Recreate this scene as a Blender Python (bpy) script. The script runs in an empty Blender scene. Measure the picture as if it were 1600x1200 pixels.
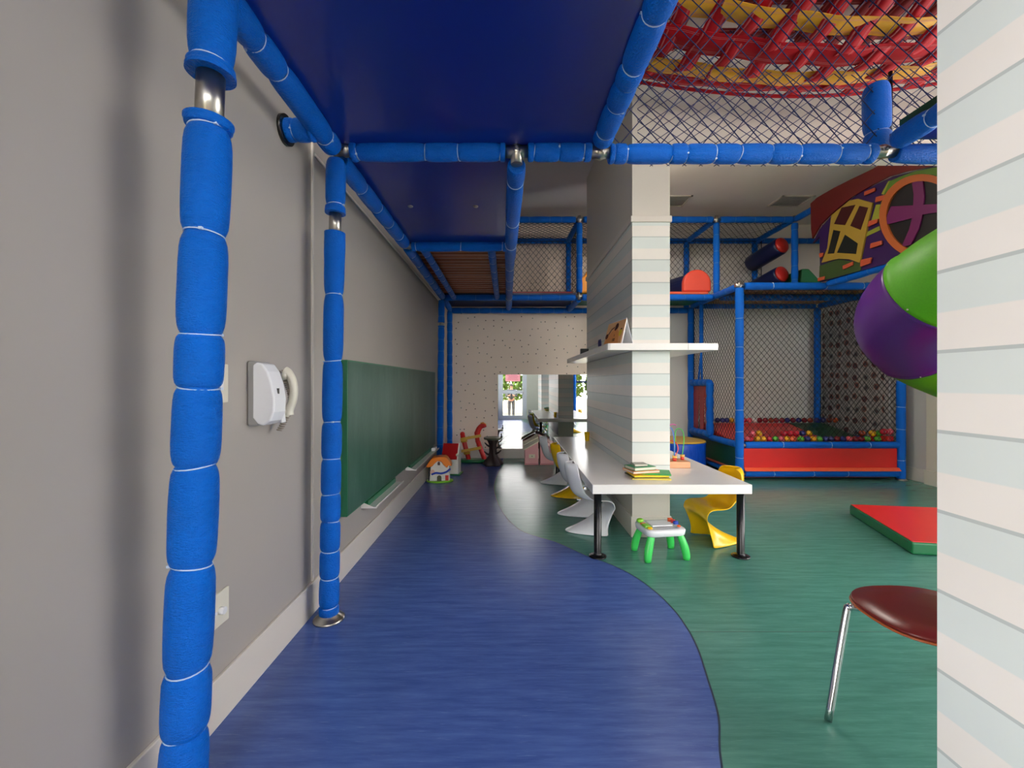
import bpy, bmesh, math, random
from mathutils import Vector, Matrix
random.seed(7)
R = math.radians
PI = math.pi
sc = bpy.context.scene
C = sc.collection

# ------------------------------------------------------------------ camera
F = 660.0                       # focal length in pixels of the 1600 px wide frame
cam_d = bpy.data.cameras.new('camera')
cam_d.sensor_fit = 'HORIZONTAL'; cam_d.sensor_width = 36.0
cam_d.lens = F / 1600 * 36
cam_d.shift_x = 5 / 1600; cam_d.shift_y = -2 / 1600
cam_d.clip_start = 0.05; cam_d.clip_end = 300
cam = bpy.data.objects.new('camera', cam_d); C.objects.link(cam)
cam.location = (0, 0, 1.35); cam.rotation_euler = (PI / 2, 0, 0)
sc.camera = cam

# ------------------------------------------------------------------ sky, light, exposure
w = bpy.data.worlds.new('world'); sc.world = w; w.use_nodes = True
bg = w.node_tree.nodes['Background']
bg.inputs[0].default_value = (1.0, 0.975, 0.95, 1); bg.inputs[1].default_value = 1.0
def portal(name, loc, rot, sx, sy):
    l = bpy.data.lights.new(name, 'AREA'); l.shape = 'RECTANGLE'; l.size = sx; l.size_y = sy
    l.cycles.is_portal = True
    o = bpy.data.objects.new(name, l); C.objects.link(o); o.location = loc; o.rotation_euler = rot
portal('window_portal', (3.87, -0.62, 2.0), (PI/2, 0, PI), 3.25, 3.8)
portal('door_portal', (-0.07, -0.62, 2.0), (PI/2, 0, PI), 2.15, 3.9)
portal('left_portal', (-1.27, .2, 1.62), (PI/2, 0, PI/2), 1.15, 2.3)
portal('side_portal', (5.72, 2.3, 2.25), (PI/2, 0, -PI/2), 4.8, 3.5)
sc.view_settings.view_transform = 'Standard'; sc.view_settings.look = 'None'
sc.view_settings.exposure = 3.4; sc.view_settings.gamma = 1.0
sc.view_settings.use_curve_mapping = False
sc.cycles.max_bounces = 10; sc.cycles.diffuse_bounces = 6; sc.cycles.glossy_bounces = 5
sc.cycles.transparent_max_bounces = 24; sc.cycles.caustics_reflective = False; sc.cycles.caustics_refractive = False
sc.cycles.sample_clamp_indirect = 6

# ------------------------------------------------------------------ materials
def lin(c):
    return tuple(((v/255)/12.92 if v/255 <= .04045 else ((v/255+.055)/1.055)**2.4) for v in c) + (1,)
MATS = {}
class NT:
    def __init__(s, name):
        s.m = bpy.data.materials.new(name); s.m.use_nodes = True
        s.t = s.m.node_tree; s.b = s.t.nodes['Principled BSDF']
    def n(s, typ, **kw):
        x = s.t.nodes.new(typ)
        for k, v in kw.items():
            if k.startswith('i_'):
                x.inputs[k[2:].replace('_', ' ')].default_value = v
            else: setattr(x, k, v)
        return x
    def l(s, a, b): s.t.links.new(a, b)
    def math(s, op, a, b=None, c=None):
        x = s.t.nodes.new('ShaderNodeMath'); x.operation = op
        for i, v in enumerate((a, b, c)):
            if v is None: continue
            if isinstance(v, (int, float)): x.inputs[i].default_value = v
            else: s.l(v, x.inputs[i])
        return x.outputs[0]
    def mix(s, f, a, b):
        x = s.t.nodes.new('ShaderNodeMix'); x.data_type = 'RGBA'
        if isinstance(f, (int, float)): x.inputs[0].default_value = f
        else: s.l(f, x.inputs[0])
        for i, v in ((6, a), (7, b)):
            if isinstance(v, tuple): x.inputs[i].default_value = v
            else: s.l(v, x.inputs[i])
        return x.outputs[2]
    def coord(s, kind='Object', scale=(1, 1, 1)):
        t = s.n('ShaderNodeTexCoord'); mp = s.n('ShaderNodeMapping'); mp.inputs['Scale'].default_value = scale
        s.l(t.outputs[kind], mp.inputs[0]); return mp.outputs[0]
    def noise(s, vec, scale, detail=3, rough=.5):
        x = s.n('ShaderNodeTexNoise'); x.inputs['Scale'].default_value = scale
        x.inputs['Detail'].default_value = detail; x.inputs['Roughness'].default_value = rough
        s.l(vec, x.inputs['Vector']); return x.outputs['Fac']
    def ramp(s, f, a, b):
        x = s.n('ShaderNodeMapRange'); x.inputs[1].default_value = a; x.inputs[2].default_value = b
        s.l(f, x.inputs[0]); return x.outputs[0]
    def bump(s, h, strength=.3, dist=.01):
        x = s.n('ShaderNodeBump'); x.inputs['Strength'].default_value = strength; x.inputs['Distance'].default_value = dist
        s.l(h, x.inputs['Height']); s.l(x.outputs[0], s.b.inputs['Normal'])
def mat(name, rgb, rough=.5, metal=0, var=.12, vs=6, bump=0, bs=40, spec=.5, coat=0, scale=(1, 1, 1)):
    if name in MATS: return MATS[name]
    k = NT(name); c = lin(rgb)
    v = k.coord('Object', scale)
    nz = k.noise(v, vs, 4)
    dark = tuple(x*(1-var) for x in c[:3]) + (1,); lite = tuple(min(1, x*(1+var)) for x in c[:3]) + (1,)
    k.l(k.mix(nz, dark, lite), k.b.inputs['Base Color'])
    k.b.inputs['Roughness'].default_value = rough; k.b.inputs['Metallic'].default_value = metal
    k.b.inputs['Specular IOR Level'].default_value = spec; k.b.inputs['Coat Weight'].default_value = coat
    if bump: k.bump(k.noise(v, bs, 4), bump, .004)
    MATS[name] = k.m; return k.m

M_wall = mat('painted_wall', (167, 160, 152), .42, var=.04, vs=1.5, bump=.05, bs=60)
M_wallgrey = mat('grey_wall', (170, 167, 162), .5, var=.05, vs=2)
M_trim = mat('trim_paint', (212, 204, 193), .35, var=.03)
M_ceil = mat('ceiling_paint', (226, 220, 214), .8, var=.03, bump=.08, bs=120)
M_white = mat('white_laminate', (238, 234, 228), .22, var=.03)
M_plastic_white = mat('white_plastic', (228, 228, 230), .25, var=.02)
M_plastic_cream = mat('cream_plastic', (214, 209, 192), .3, var=.03)
M_foam = None
def foam_mat(name, rgb, rough=.33):
    k = NT(name); c = lin(rgb)
    v = k.coord('Object', (1, 1, 1))
    nz = k.noise(v, 7, 3)
    k.l(k.mix(nz, tuple(x*.85 for x in c[:3])+(1,), tuple(min(1, x*1.12) for x in c[:3])+(1,)), k.b.inputs['Base Color'])
    k.b.inputs['Roughness'].default_value = rough
    k.b.inputs['Specular IOR Level'].default_value = .22
    v2 = k.coord('Object', (2, 2, 5))
    n2 = k.noise(v2, 45, 3, .6)
    k.bump(n2, 1.0, .009)
    MATS[name] = k.m; return k.m
M_foam = foam_mat('blue_vinyl_sleeve', (0, 102, 208), .34)
M_tie = mat('white_cable_tie', (190, 208, 230), .35, var=.02)
M_tief = mat('sleeve_fold', (70, 130, 205), .4, var=.02)
M_steel = mat('galvanised_steel', (176, 172, 164), .28, 1, var=.15, vs=30)
M_chrome = mat('chrome', (200, 200, 202), .12, 1, var=.03)
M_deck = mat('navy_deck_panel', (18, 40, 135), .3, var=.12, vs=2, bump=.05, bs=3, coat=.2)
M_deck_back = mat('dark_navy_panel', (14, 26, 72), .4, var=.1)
M_netb = mat('navy_net_cord', (16, 30, 84), .7, var=.1)
M_netk = mat('black_net_cord', (26, 26, 34), .7, var=.1)
M_red = mat('red_vinyl', (214, 38, 34), .32, var=.06, vs=3, bump=.06, bs=12)
M_redd = mat('dark_red_vinyl', (150, 30, 32), .4, var=.1)
M_orange = mat('orange_vinyl', (228, 88, 52), .35, var=.06)
M_green = mat('green_vinyl', (20, 104, 60), .35, var=.1, bump=.1, bs=20)
M_greend = mat('dark_green_vinyl', (14, 66, 36), .4, var=.1)
M_black = mat('black_metal', (14, 14, 15), .25, var=.1)
M_yellow = mat('yellow_plastic', (238, 190, 18), .22, var=.04)
M_tan = mat('tan_board', (168, 128, 84), .6, var=.2)
M_strapr = mat('red_strap', (184, 14, 28), .7, var=.12, vs=20, spec=.2)
M_strapy = mat('yellow_strap', (240, 172, 34), .55, var=.08, vs=20)
M_stitch = mat('pale_stitching', (228, 140, 140), .6, var=.02)
M_purple = mat('purple_slide', (84, 28, 124), .34, var=.08, vs=30)
M_lime = mat('lime_slide', (84, 168, 14), .5, var=.14, vs=60, bump=.12, bs=90)
M_board = None

def M_simple(name, rgb, rough=.4, **kw): return mat(name, rgb, rough, **kw)

def stripes():
    k = NT('striped_paper')
    tc = k.n('ShaderNodeTexCoord'); sep = k.n('ShaderNodeSeparateXYZ'); k.l(tc.outputs['Object'], sep.inputs[0])
    z = k.math('DIVIDE', k.math('SUBTRACT', sep.outputs[2], 1.432), .2)
    fr = k.math('SUBTRACT', z, k.math('FLOOR', z))        # 0 at dark line, rising upward
    # going down from the line: grey for 0.53; so in terms of fr (upwards): grey when fr > 0.47
    grey = k.ramp(fr, .455, .475)
    line = k.math('GREATER_THAN', fr, .955)
    nz = k.noise(k.coord('Object', (1, 1, 1)), 4, 3)
    cream = k.mix(nz, lin((222, 216, 207)), lin((231, 225, 216)))
    gr = k.mix(nz, lin((205, 211, 205)), lin((213, 219, 213)))
    band = k.mix(grey, cream, gr)
    band = k.mix(line, band, lin((180, 186, 181)))
    plain = lin((206, 199, 187))
    hi = k.math('GREATER_THAN', sep.outputs[2], 2.76); lo = k.math('MULTIPLY', k.math('LESS_THAN', sep.outputs[2], .53), k.math('GREATER_THAN', sep.outputs[1], 3))
    k.l(k.mix(k.math('MAXIMUM', hi, lo), band, plain), k.b.inputs['Base Color'])
    k.b.inputs['Roughness'].default_value = .42
    return k.m
M_stripe = stripes()

def backwall():
    k = NT('dotted_wallpaper')
    tc = k.n('ShaderNodeTexCoord'); sep = k.n('ShaderNodeSeparateXYZ'); k.l(tc.outputs['Object'], sep.inputs[0])
    cmb = k.n('ShaderNodeCombineXYZ'); k.l(sep.outputs[0], cmb.inputs[0]); k.l(sep.outputs[2], cmb.inputs[1])
    vo = k.n('ShaderNodeTexVoronoi'); vo.voronoi_dimensions = '2D'; vo.inputs['Scale'].default_value = 6.2
    vo.inputs['Randomness'].default_value = .75; k.l(cmb.outputs[0], vo.inputs['Vector'])
    dot = k.math('LESS_THAN', vo.outputs['Distance'], .062)
    inx = k.math('MULTIPLY', k.math('LESS_THAN', sep.outputs[0], 1.6), k.math('GREATER_THAN', sep.outputs[2], .18))
    dot = k.math('MULTIPLY', dot, inx)
    sv = k.n('ShaderNodeSeparateColor'); k.l(vo.outputs['Color'], sv.inputs[0])
    dc = k.mix(k.math('GREATER_THAN', sv.outputs[0], .6), lin((92, 66, 52)), lin((132, 132, 120)))
    base = k.mix(k.math('LESS_THAN', sep.outputs[0], 1.6), lin((220, 216, 210)), lin((243, 224, 206)))
    k.l(k.mix(dot, base, dc), k.b.inputs['Base Color']); k.b.inputs['Roughness'].default_value = .6
    return k.m
M_back = backwall()

def circles():
    k = NT('circle_patterned_wallpaper')
    tc = k.n('ShaderNodeTexCoord'); sep = k.n('ShaderNodeSeparateXYZ'); k.l(tc.outputs['Object'], sep.inputs[0])
    cmb = k.n('ShaderNodeCombineXYZ'); k.l(sep.outputs[1], cmb.inputs[0]); k.l(sep.outputs[2], cmb.inputs[1])
    vo = k.n('ShaderNodeTexVoronoi'); vo.voronoi_dimensions = '2D'; vo.inputs['Scale'].default_value = 5.6
    vo.inputs['Randomness'].default_value = .35; k.l(cmb.outputs[0], vo.inputs['Vector'])
    d = vo.outputs['Distance']
    sv = k.n('ShaderNodeSeparateColor'); k.l(vo.outputs['Color'], sv.inputs[0])
    disc = k.math('LESS_THAN', d, .36); ring = k.math('GREATER_THAN', d, .26); core = k.math('LESS_THAN', d, .16)
    c1 = k.mix(k.math('GREATER_THAN', sv.outputs[0], .55), lin((150, 160, 160)), lin((120, 40, 44)))
    c2 = k.mix(k.math('GREATER_THAN', sv.outputs[1], .5), c1, lin((176, 112, 96)))
    inner = k.mix(ring, c2, lin((196, 190, 182))); inner = k.mix(core, inner, lin((96, 84, 88)))
    base = lin((196, 192, 188))
    pat = k.mix(disc, base, inner)
    reg = k.math('GREATER_THAN', sep.outputs[1], 6.3)
    k.l(k.mix(reg, lin((200, 196, 190)), pat), k.b.inputs['Base Color']); k.b.inputs['Roughness'].default_value = .55
    return k.m
M_circ = circles()

def vinyl_floor(name, a, b, streak):
    k = NT(name)
    v = k.coord('Object', (1.0, 9.0, 1)); n1 = k.noise(v, 3.2, 6, .65)
    v2 = k.coord('Object', (2.5, 30, 1)); n2 = k.noise(v2, 4, 4, .6)
    v3 = k.coord('Object', (1, 1, 1)); n3 = k.noise(v3, .9, 2)
    c = k.mix(k.ramp(n1, .35, .68), lin(a), lin(b))
    c = k.mix(k.math('MULTIPLY', k.ramp(n2, .60, .74), .5), c, lin(streak))
    k.l(c, k.b.inputs['Base Color'])
    rr = k.n('ShaderNodeMapRange'); 
    k.b.inputs['Roughness'].default_value = .26
    return k.m
M_fblue = vinyl_floor('blue_marbled_vinyl', (60, 84, 148), (80, 106, 170), (112, 134, 186))
M_fgreen = vinyl_floor('green_marbled_vinyl', (66, 122, 107), (84, 142, 126), (106, 160, 145))

def slat_mat():
    k = NT('brown_wood_slat'); v = k.coord('Object', (1, 9, 9)); n = k.noise(v, 3, 5, .6)
    n2 = k.noise(k.coord('Object', (.1, 12, 1)), 1.1, 1)
    c = k.mix(n, lin((136, 68, 40)), lin((206, 122, 78))); c = k.mix(k.ramp(n2, .4, .6), c, lin((142, 74, 44)))
    k.l(c, k.b.inputs['Base Color']); k.b.inputs['Roughness'].default_value = .45; return k.m
M_slat = slat_mat()

def chalk_mat():
    k = NT('green_chalkboard'); v = k.coord('Object', (1, 3, 1)); n = k.noise(v, 1.4, 5, .6); n2 = k.noise(k.coord('Object', (1, 9, 2)), 3, 5, .7)
    c = k.mix(k.ramp(n, .4, .75), lin((28, 78, 62)), lin((62, 100, 86)))
    c = k.mix(k.math('MULTIPLY', k.ramp(n2, .6, .8), .35), c, lin((120, 146, 134)))
    k.l(c, k.b.inputs['Base Color']); k.b.inputs['Roughness'].default_value = .42; return k.m
M_chalk = chalk_mat()
M_chalkedge = mat('green_board_edge', (30, 110, 74), .35, var=.05)

def glass_mat():
    k = NT('window_glass'); t = k.t; tr = k.n('ShaderNodeBsdfTransparent'); gl = k.n('ShaderNodeBsdfGlossy'); gl.inputs['Roughness'].default_value = .02
    fr = k.n('ShaderNodeFresnel'); fr.inputs[0].default_value = 1.45; mx = k.n('ShaderNodeMixShader')
    k.l(fr.outputs[0], mx.inputs[0]); k.l(tr.outputs[0], mx.inputs[1]); k.l(gl.outputs[0], mx.inputs[2])
    k.l(mx.outputs[0], t.nodes['Material Output'].inputs['Surface']); return k.m
M_glass = glass_mat()
def mirror_mat():
    k = NT('mirror_silver'); k.b.inputs['Metallic'].default_value = 1; k.b.inputs['Roughness'].default_value = .008
    n = k.noise(k.coord(), 1.5, 2); k.l(k.mix(n, (.90, .91, .91, 1), (.93, .94, .94, 1)), k.b.inputs['Base Color']); return k.m
M_mirror = mirror_mat()

# ------------------------------------------------------------------ mesh helpers
class MB:
    def __init__(s): s.v = []; s.f = []; s.mi = []; s.sm = []
    def face(s, idx, mi=0, sm=False): s.f.append(tuple(idx)); s.mi.append(mi); s.sm.append(sm)
    def box(s, a, b, mi=0):
        x0, x1 = sorted((a[0], b[0])); y0, y1 = sorted((a[1], b[1])); z0, z1 = sorted((a[2], b[2]))
        n = len(s.v)
        s.v += [(x0,y0,z0),(x1,y0,z0),(x1,y1,z0),(x0,y1,z0),(x0,y0,z1),(x1,y0,z1),(x1,y1,z1),(x0,y1,z1)]
        for q in ((3,2,1,0),(4,5,6,7),(0,1,5,4),(1,2,6,5),(2,3,7,6),(3,0,4,7)): s.face([n+i for i in q], mi)
        return s
    def ext(s, pts, vec, mi=0):
        """closed polygon pts (3d) extruded by vec"""
        n = len(s.v); m = len(pts); vec = Vector(vec)
        a = [Vector(p) for p in pts]
        nrm = Vector((0, 0, 0))
        for i in range(m): nrm += a[i].cross(a[(i+1) % m])
        if nrm.dot(vec) > 0: a = a[::-1]
        s.v += [tuple(p) for p in a] + [tuple(p+vec) for p in a]
        s.face(range(n, n+m), mi); s.face([n+m+i for i in range(m)][::-1], mi)
        for i in range(m):
            j = (i+1) % m; s.face((n+j, n+i, n+m+i, n+m+j), mi)
        return s
    def rings(s, rings, closed=True, caps=True, mi=0, sm=True, mif=None):
        n = len(s.v); m = len(rings[0])
        for r in rings: s.v += [tuple(p) for p in r]
        for i in range(len(rings)-1):
            mm = mif(i) if mif else mi
            for j in range(m if closed else m-1):
                k = (j+1) % m
                s.face((n+i*m+j, n+i*m+k, n+(i+1)*m+k, n+(i+1)*m+j), mm, sm)
        if caps and closed:
            s.face([n+j for j in range(m)][::-1], mi); e = n+(len(rings)-1)*m
            s.face([e+j for j in range(m)], mi)
        return s
    def lathe(s, p, q, prof, seg=20, mi=0, mif=None, caps=True, sm=True):
        """prof: list of (t in 0..length, radius) along p->q"""
        p = Vector(p); q = Vector(q); d = (q-p).normalized()
        u = d.orthogonal().normalized(); w2 = d.cross(u)
        rs = []
        for t, r in prof:
            c = p + d*t
            rs.append([c + (u*math.cos(a) + w2*math.sin(a))*r for a in (2*PI*i/seg for i in range(seg))])
        return s.rings(rs, mi=mi, mif=mif, caps=caps, sm=sm)
    def cyl(s, p, q, r, seg=20, mi=0, r2=None):
        L = (Vector(q)-Vector(p)).length
        return s.lathe(p, q, [(0, r), (L, r if r2 is None else r2)], seg, mi)
    def tube(s, pts, r, seg=8, mi=0, closed=False):
        pts = [Vector(p) for p in pts]; rs = []; N = len(pts)
        up = None
        for i, p in enumerate(pts):
            a = pts[max(0, i-1)]; b = pts[min(N-1, i+1)]
            if closed: a = pts[(i-1) % N]; b = pts[(i+1) % N]
            d = (b-a).normalized()
            if up is None: up = d.orthogonal().normalized()
            up = (up - d*up.dot(d)).normalized(); w2 = d.cross(up)
            rr = r(i/(N-1)) if callable(r) else r
            rs.append([p + (up*math.cos(t) + w2*math.sin(t))*rr for t in (2*PI*k/seg for k in range(seg))])
        if closed: rs.append(rs[0])
        return s.rings(rs, mi=mi, caps=not closed)
    def ball(s, c, r, seg=16, rng=10, mi=0, sq=(1, 1, 1)):
        c = Vector(c); rs = []
        for i in range(1, rng):
            a = PI*i/rng
            rs.append([c + Vector((math.sin(a)*math.cos(2*PI*j/seg)*r*sq[0], math.sin(a)*math.sin(2*PI*j/seg)*r*sq[1], -math.cos(a)*r*sq[2])) for j in range(seg)])
        n = len(s.v); s.rings(rs, mi=mi, caps=False)
        b = len(s.v); s.v += [tuple(c-Vector((0, 0, r*sq[2]))), tuple(c+Vector((0, 0, r*sq[2])))]
        e = n+(rng-2)*seg
        for j in range(seg):
            k = (j+1) % seg
            s.face((n+k, n+j, b), mi, True); s.face((e+j, e+k, b+1), mi, True)
        return s
    def xf(s, M):
        s.v = [tuple(M @ Vector(p)) for p in s.v]; return s
def obj(name, mb, m, parent=None, loc=None, rot=None, bevel=0, sub=0, solid=0, segs=2):
    me = bpy.data.meshes.new(name); me.from_pydata(mb.v, [], mb.f); 
    ms = m if isinstance(m, (list, tuple)) else [m]
    for x in ms: me.materials.append(x)
    me.polygons.foreach_set('material_index', mb.mi); me.polygons.foreach_set('use_smooth', mb.sm)
    me.validate(); me.update()
    o = bpy.data.objects.new(name, me); C.objects.link(o)
    if parent is not None: o.parent = parent
    if loc: o.location = loc
    if rot: o.rotation_euler = rot
    if solid: x = o.modifiers.new('thickness', 'SOLIDIFY'); x.thickness = solid; x.offset = 0
    if bevel: x = o.modifiers.new('bevel', 'BEVEL'); x.width = bevel; x.segments = segs; x.limit_method = 'ANGLE'; x.angle_limit = R(40); x.harden_normals = False
    if sub: x = o.modifiers.new('subsurf', 'SUBSURF'); x.levels = sub; x.render_levels = sub
    return o
def box(name, a, b, m, parent=None, bevel=0): return obj(name, MB().box(a, b), m, parent, bevel=bevel)
def struct(name, mb, m, bevel=0, parent=None):
    o = obj(name, mb, m, parent, bevel=bevel)
    if parent is None: o['kind'] = 'structure'
    return o
def tag(o, label, cat, group=None):
    o['label'] = label; o['category'] = cat
    if group: o['group'] = group
    return o
def thing(name, label, cat, loc=(0, 0, 0), rz=0, group=None):
    o = bpy.data.objects.new(name, None); C.objects.link(o); o.empty_display_size = .1
    o.location = loc; o.rotation_euler = (0, 0, rz)
    return tag(o, label, cat, group)
def dup(root, loc, rz, label=None, group=None):
    r = root.copy(); C.objects.link(r); r.location = loc; r.rotation_euler = (0, 0, rz)
    if label: r['label'] = label
    if group: r['group'] = group
    for ch in list(root.children):
        c = ch.copy(); C.objects.link(c); c.parent = r
        for g in ch.children:
            d = g.copy(); C.objects.link(d); d.parent = c
    return r
def W(px, py, d):      # a real point at depth d metres seen at (px, py)
    return ((px-795)*d/F, d, 1.35+(598-py)*d/F)

# ------------------------------------------------------------------ room shell
XL, XR, YB, YF, ZC = -1.155, 5.6, 7.55, -0.5, 4.17
struct('floor', MB().box((XL-.15, YF-.12, -.12), (XR+.15, YB+.15, 0)), M_fgreen)
edge = [(.45, -.5), (.47, .3), (.58, .95), (.747, 1.48), (.845, 1.70), (.905, 1.92), (.962, 2.16), (.982, 2.36), (.978, 2.53), (.945, 2.73), (.87, 2.95), (.76, 3.13), (.6, 3.3),
        (.41, 3.56), (.25, 3.70), (.12, 3.84), (.02, 4.08), (-.06, 4.38), (-.14, 4.85), (-.19, 5.4), (-.185, 5.9), (-.16, 6.35), (-.12, 6.9), (-.09, 7.55)]
def smooth(pts, n=6):
    out = []
    for i in range(len(pts)-1):
        p0 = Vector(pts[max(0, i-1)]); p1 = Vector(pts[i]); p2 = Vector(pts[i+1]); p3 = Vector(pts[min(len(pts)-1, i+2)])
        for k in range(n):
            t = k/n
            out.append(.5*((2*p1)+(p2-p0)*t+(2*p0-5*p1+4*p2-p3)*t*t+(3*p1-p0-3*p2+p3)*t**3))
    out.append(Vector(pts[-1])); return out
es = smooth(edge, 5)
mb = MB(); n = 0
for p in es:
    mb.v += [(XL, p.y, .0015), (p.x, p.y, .0015)]
for i in range(len(es)-1): mb.face((2*i, 2*i+1, 2*i+3, 2*i+2))
struct('floor.001', mb, M_fblue)
mb = MB()
for p in es: mb.v += [(p.x-.004, p.y, .0022), (p.x+.004, p.y, .0022)]
for i in range(len(es)-1): mb.face((2*i, 2*i+1, 2*i+3, 2*i+2))
struct('floor.002', mb, mat('floor_seam', (24, 48, 70), .5))
struct('floor.003', MB().box((.985, 2.288, .0), (5.6, 2.291, .0012)), mat('floor_seam_green', (48, 88, 78), .5))

struct('wall_left', MB().box((XL-.15, .75, 0), (XL, YB+.15, ZC)).box((XL-.15, YF-.12, 0), (XL, -.35, ZC)).box((XL-.15, -.35, 0), (XL, .75, .5)).box((XL-.15, -.35, 2.75), (XL, .75, ZC)), M_wall)
w5 = struct('added_window_5', MB().box((XL-.09, -.35, .5), (XL-.03, -.30, 2.75)).box((XL-.09, .70, .5), (XL-.03, .75, 2.75)).box((XL-.09, -.30, .5), (XL-.03, .70, .55)).box((XL-.09, -.30, 2.70), (XL-.03, .70, 2.75)), M_trim)  # unseen window added to brighten the near pillar
struct('pane', MB().box((XL-.06, -.30, .55), (XL-.055, .70, 2.70)), M_glass, parent=w5)
struct('wall_back', MB().box((XL, YB, 0), (XR, YB+.15, ZC)), M_back)
struct('wall_right', MB().box((XR, 4.7, 0), (XR+.15, YB+.15, ZC)).box((XR, YF-.12, 0), (XR+.15, 4.7, .5)).box((XR, YF-.12, 4.0), (XR+.15, 4.7, ZC)).box((XR, YF-.12, .5), (XR+.15, -.1, 4.0)), M_circ)
struct('ceiling', MB().box((XL-.15, YF-.12, ZC), (XR+.15, YB+.15, ZC+.12)), M_ceil)
# wall behind the camera (seen in the mirror): door, big windows; transom, sidelight added
wf = MB()
wf.box((XL, YF-.12, 0), (-1.13, YF, ZC)).box((-.46, YF-.12, 0), (-.38, YF, 2.25)).box((.66, YF-.12, 0), (1.08, YF, 2.25)).box((.98, YF-.12, 2.25), (1.08, YF, ZC))
wf.box((1.08, YF-.12, 0), (2.25, YF, ZC)).box((5.48, YF-.12, 0), (XR, YF, ZC)).box((-1.10, YF-.12, 3.95), (1.08, YF, ZC)).box((2.25, YF-.12, 3.9), (5.48, YF, ZC)).box((2.25, YF-.12, 0), (5.48, YF, .06)).box((-.46, YF-.12, 2.2), (.98, YF, 2.3))
struct('wall_front', wf, mat('front_wall_paint', (196, 200, 186), .5, var=.04))
M_alu = mat('white_aluminium', (214, 222, 228), .3, var=.03)
d1 = struct('door_1', MB().box((-.38, -.57, 0), (-.22, -.50, 2.2)).box((.50, -.57, 0), (.66, -.50, 2.2)).box((-.22, -.57, 2.04), (.50, -.50, 2.2)).box((-.22, -.56, 0), (.50, -.51, .14)).box((-.22, -.56, .95), (.50, -.51, 1.07)), M_alu)
struct('pane', MB().box((-.22, -.54, .14), (.50, -.535, .95)).box((-.22, -.54, 1.07), (.50, -.535, 2.04)), M_glass, parent=d1)
struct('door_handle', MB().tube([(.53, -.50, 1.12), (.53, -.45, 1.12), (.53, -.45, .92), (.53, -.50, .92)], .012), M_steel, parent=d1)
w1 = struct('added_window_1', MB().box((-1.13, -.57, 0), (-1.10, -.5, 2.24)).box((-.50, -.57, 0), (-.46, -.5, 2.24)).box((-1.10, -.57, 0), (-.50, -.5, .06)).box((-1.13, -.57, 2.24), (-.46, -.5, 2.3)), M_alu)  # unseen sidelight added to bring in more daylight from the left
struct('pane', MB().box((-1.10, -.54, .06), (-.50, -.535, 2.24)), M_glass, parent=w1)
w2 = struct('added_window_2', MB().box((-1.13, -.57, 2.3), (.98, -.5, 2.34)).box((.22, -.57, 2.34), (.26, -.5, 3.95)).box((-.50, -.57, 2.34), (-.46, -.5, 3.95)), M_alu)  # unseen transom glazing added for more light near the camera
struct('pane', MB().box((-1.13, -.54, 2.34), (-.50, -.535, 3.95)).box((-.46, -.54, 2.34), (.22, -.535, 3.95)).box((.26, -.54, 2.34), (.98, -.535, 3.95)), M_glass, parent=w2)
w3 = MB()
for x in (2.25, 3.30, 4.36, 5.42): w3.box((x, -.58, .06), (x+.06, -.5, 3.9))
for z in (.06, 1.35, 3.84): w3.box((2.25, -.575, z), (5.48, -.505, z+.06))
w3o = struct('window_3', w3, mat('dark_blue_window_frame', (28, 44, 90), .4))
struct('pane', MB().box((2.31, -.54, .12), (5.42, -.535, 3.84)), M_glass, parent=w3o)
w4 = MB()
for y in (-.1, 1.1, 2.3, 3.5, 4.64): w4.box((XR+.03, y, .5), (XR+.09, y+.06, 4.0))
w4o = struct('added_window_4', w4, M_alu)  # unseen side glazing added to brighten the far half of the room
struct('pane', MB().box((XR+.055, -.04, .5), (XR+.06, 4.64, 4.0)), M_glass, parent=w4o)

struct('baseboard_left', MB().box((XL, YF, 0), (XL+.016, YB, .19)), M_trim, bevel=.004)
struct('baseboard_back', MB().box((XL+.02, YB-.016, 0), (XR, YB, .17)), M_trim, bevel=.004)
struct('baseboard_right', MB().box((XR-.016, 3.3, 0), (XR, YB-.02, .18)), M_trim, bevel=.004)
struct('trim_1', MB().box((XL, 2.462, .19), (XL+.012, 2.482, 2.80)), M_trim, bevel=.003)
struct('trim_2', MB().box((XL, 2.50, 2.69), (XL+.010, YB, 2.71)), M_trim, bevel=.003)
# plaster pilaster on the right wall
struct('trim_3', MB().box((XR-.05, 4.9, 0), (XR, 5.62, 2.7)).box((XR-.065, 4.9, .0), (XR, 5.635, .19)), mat('pilaster_paint', (212, 208, 190), .5, var=.03), bevel=.004)

# the two striped pillars (plaster, part of the building)
def pillar(name, y0, y1, cap=True, low=ZC):
    o = struct(name, MB().box((1.081, y0, 0), (1.411, y1, ZC)), M_stripe)
    if cap:
        struct('baseboard', MB().box((1.069, y0-.012, 0), (1.423, y1+.012, .18)), M_trim, parent=o, bevel=.004)
        struct('moulding', MB().box((1.066, y0-.015, 2.755), (1.426, y1+.015, 2.81)), M_trim, parent=o, bevel=.005)
    return o
pillar('wall_middle', 3.70, 5.85)
pillar('wall_near', YF, 1.066)
struct('wall_lintel', MB().box((1.411, 3.705, 3.38), (XR, 3.95, ZC)), M_trim)

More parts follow.
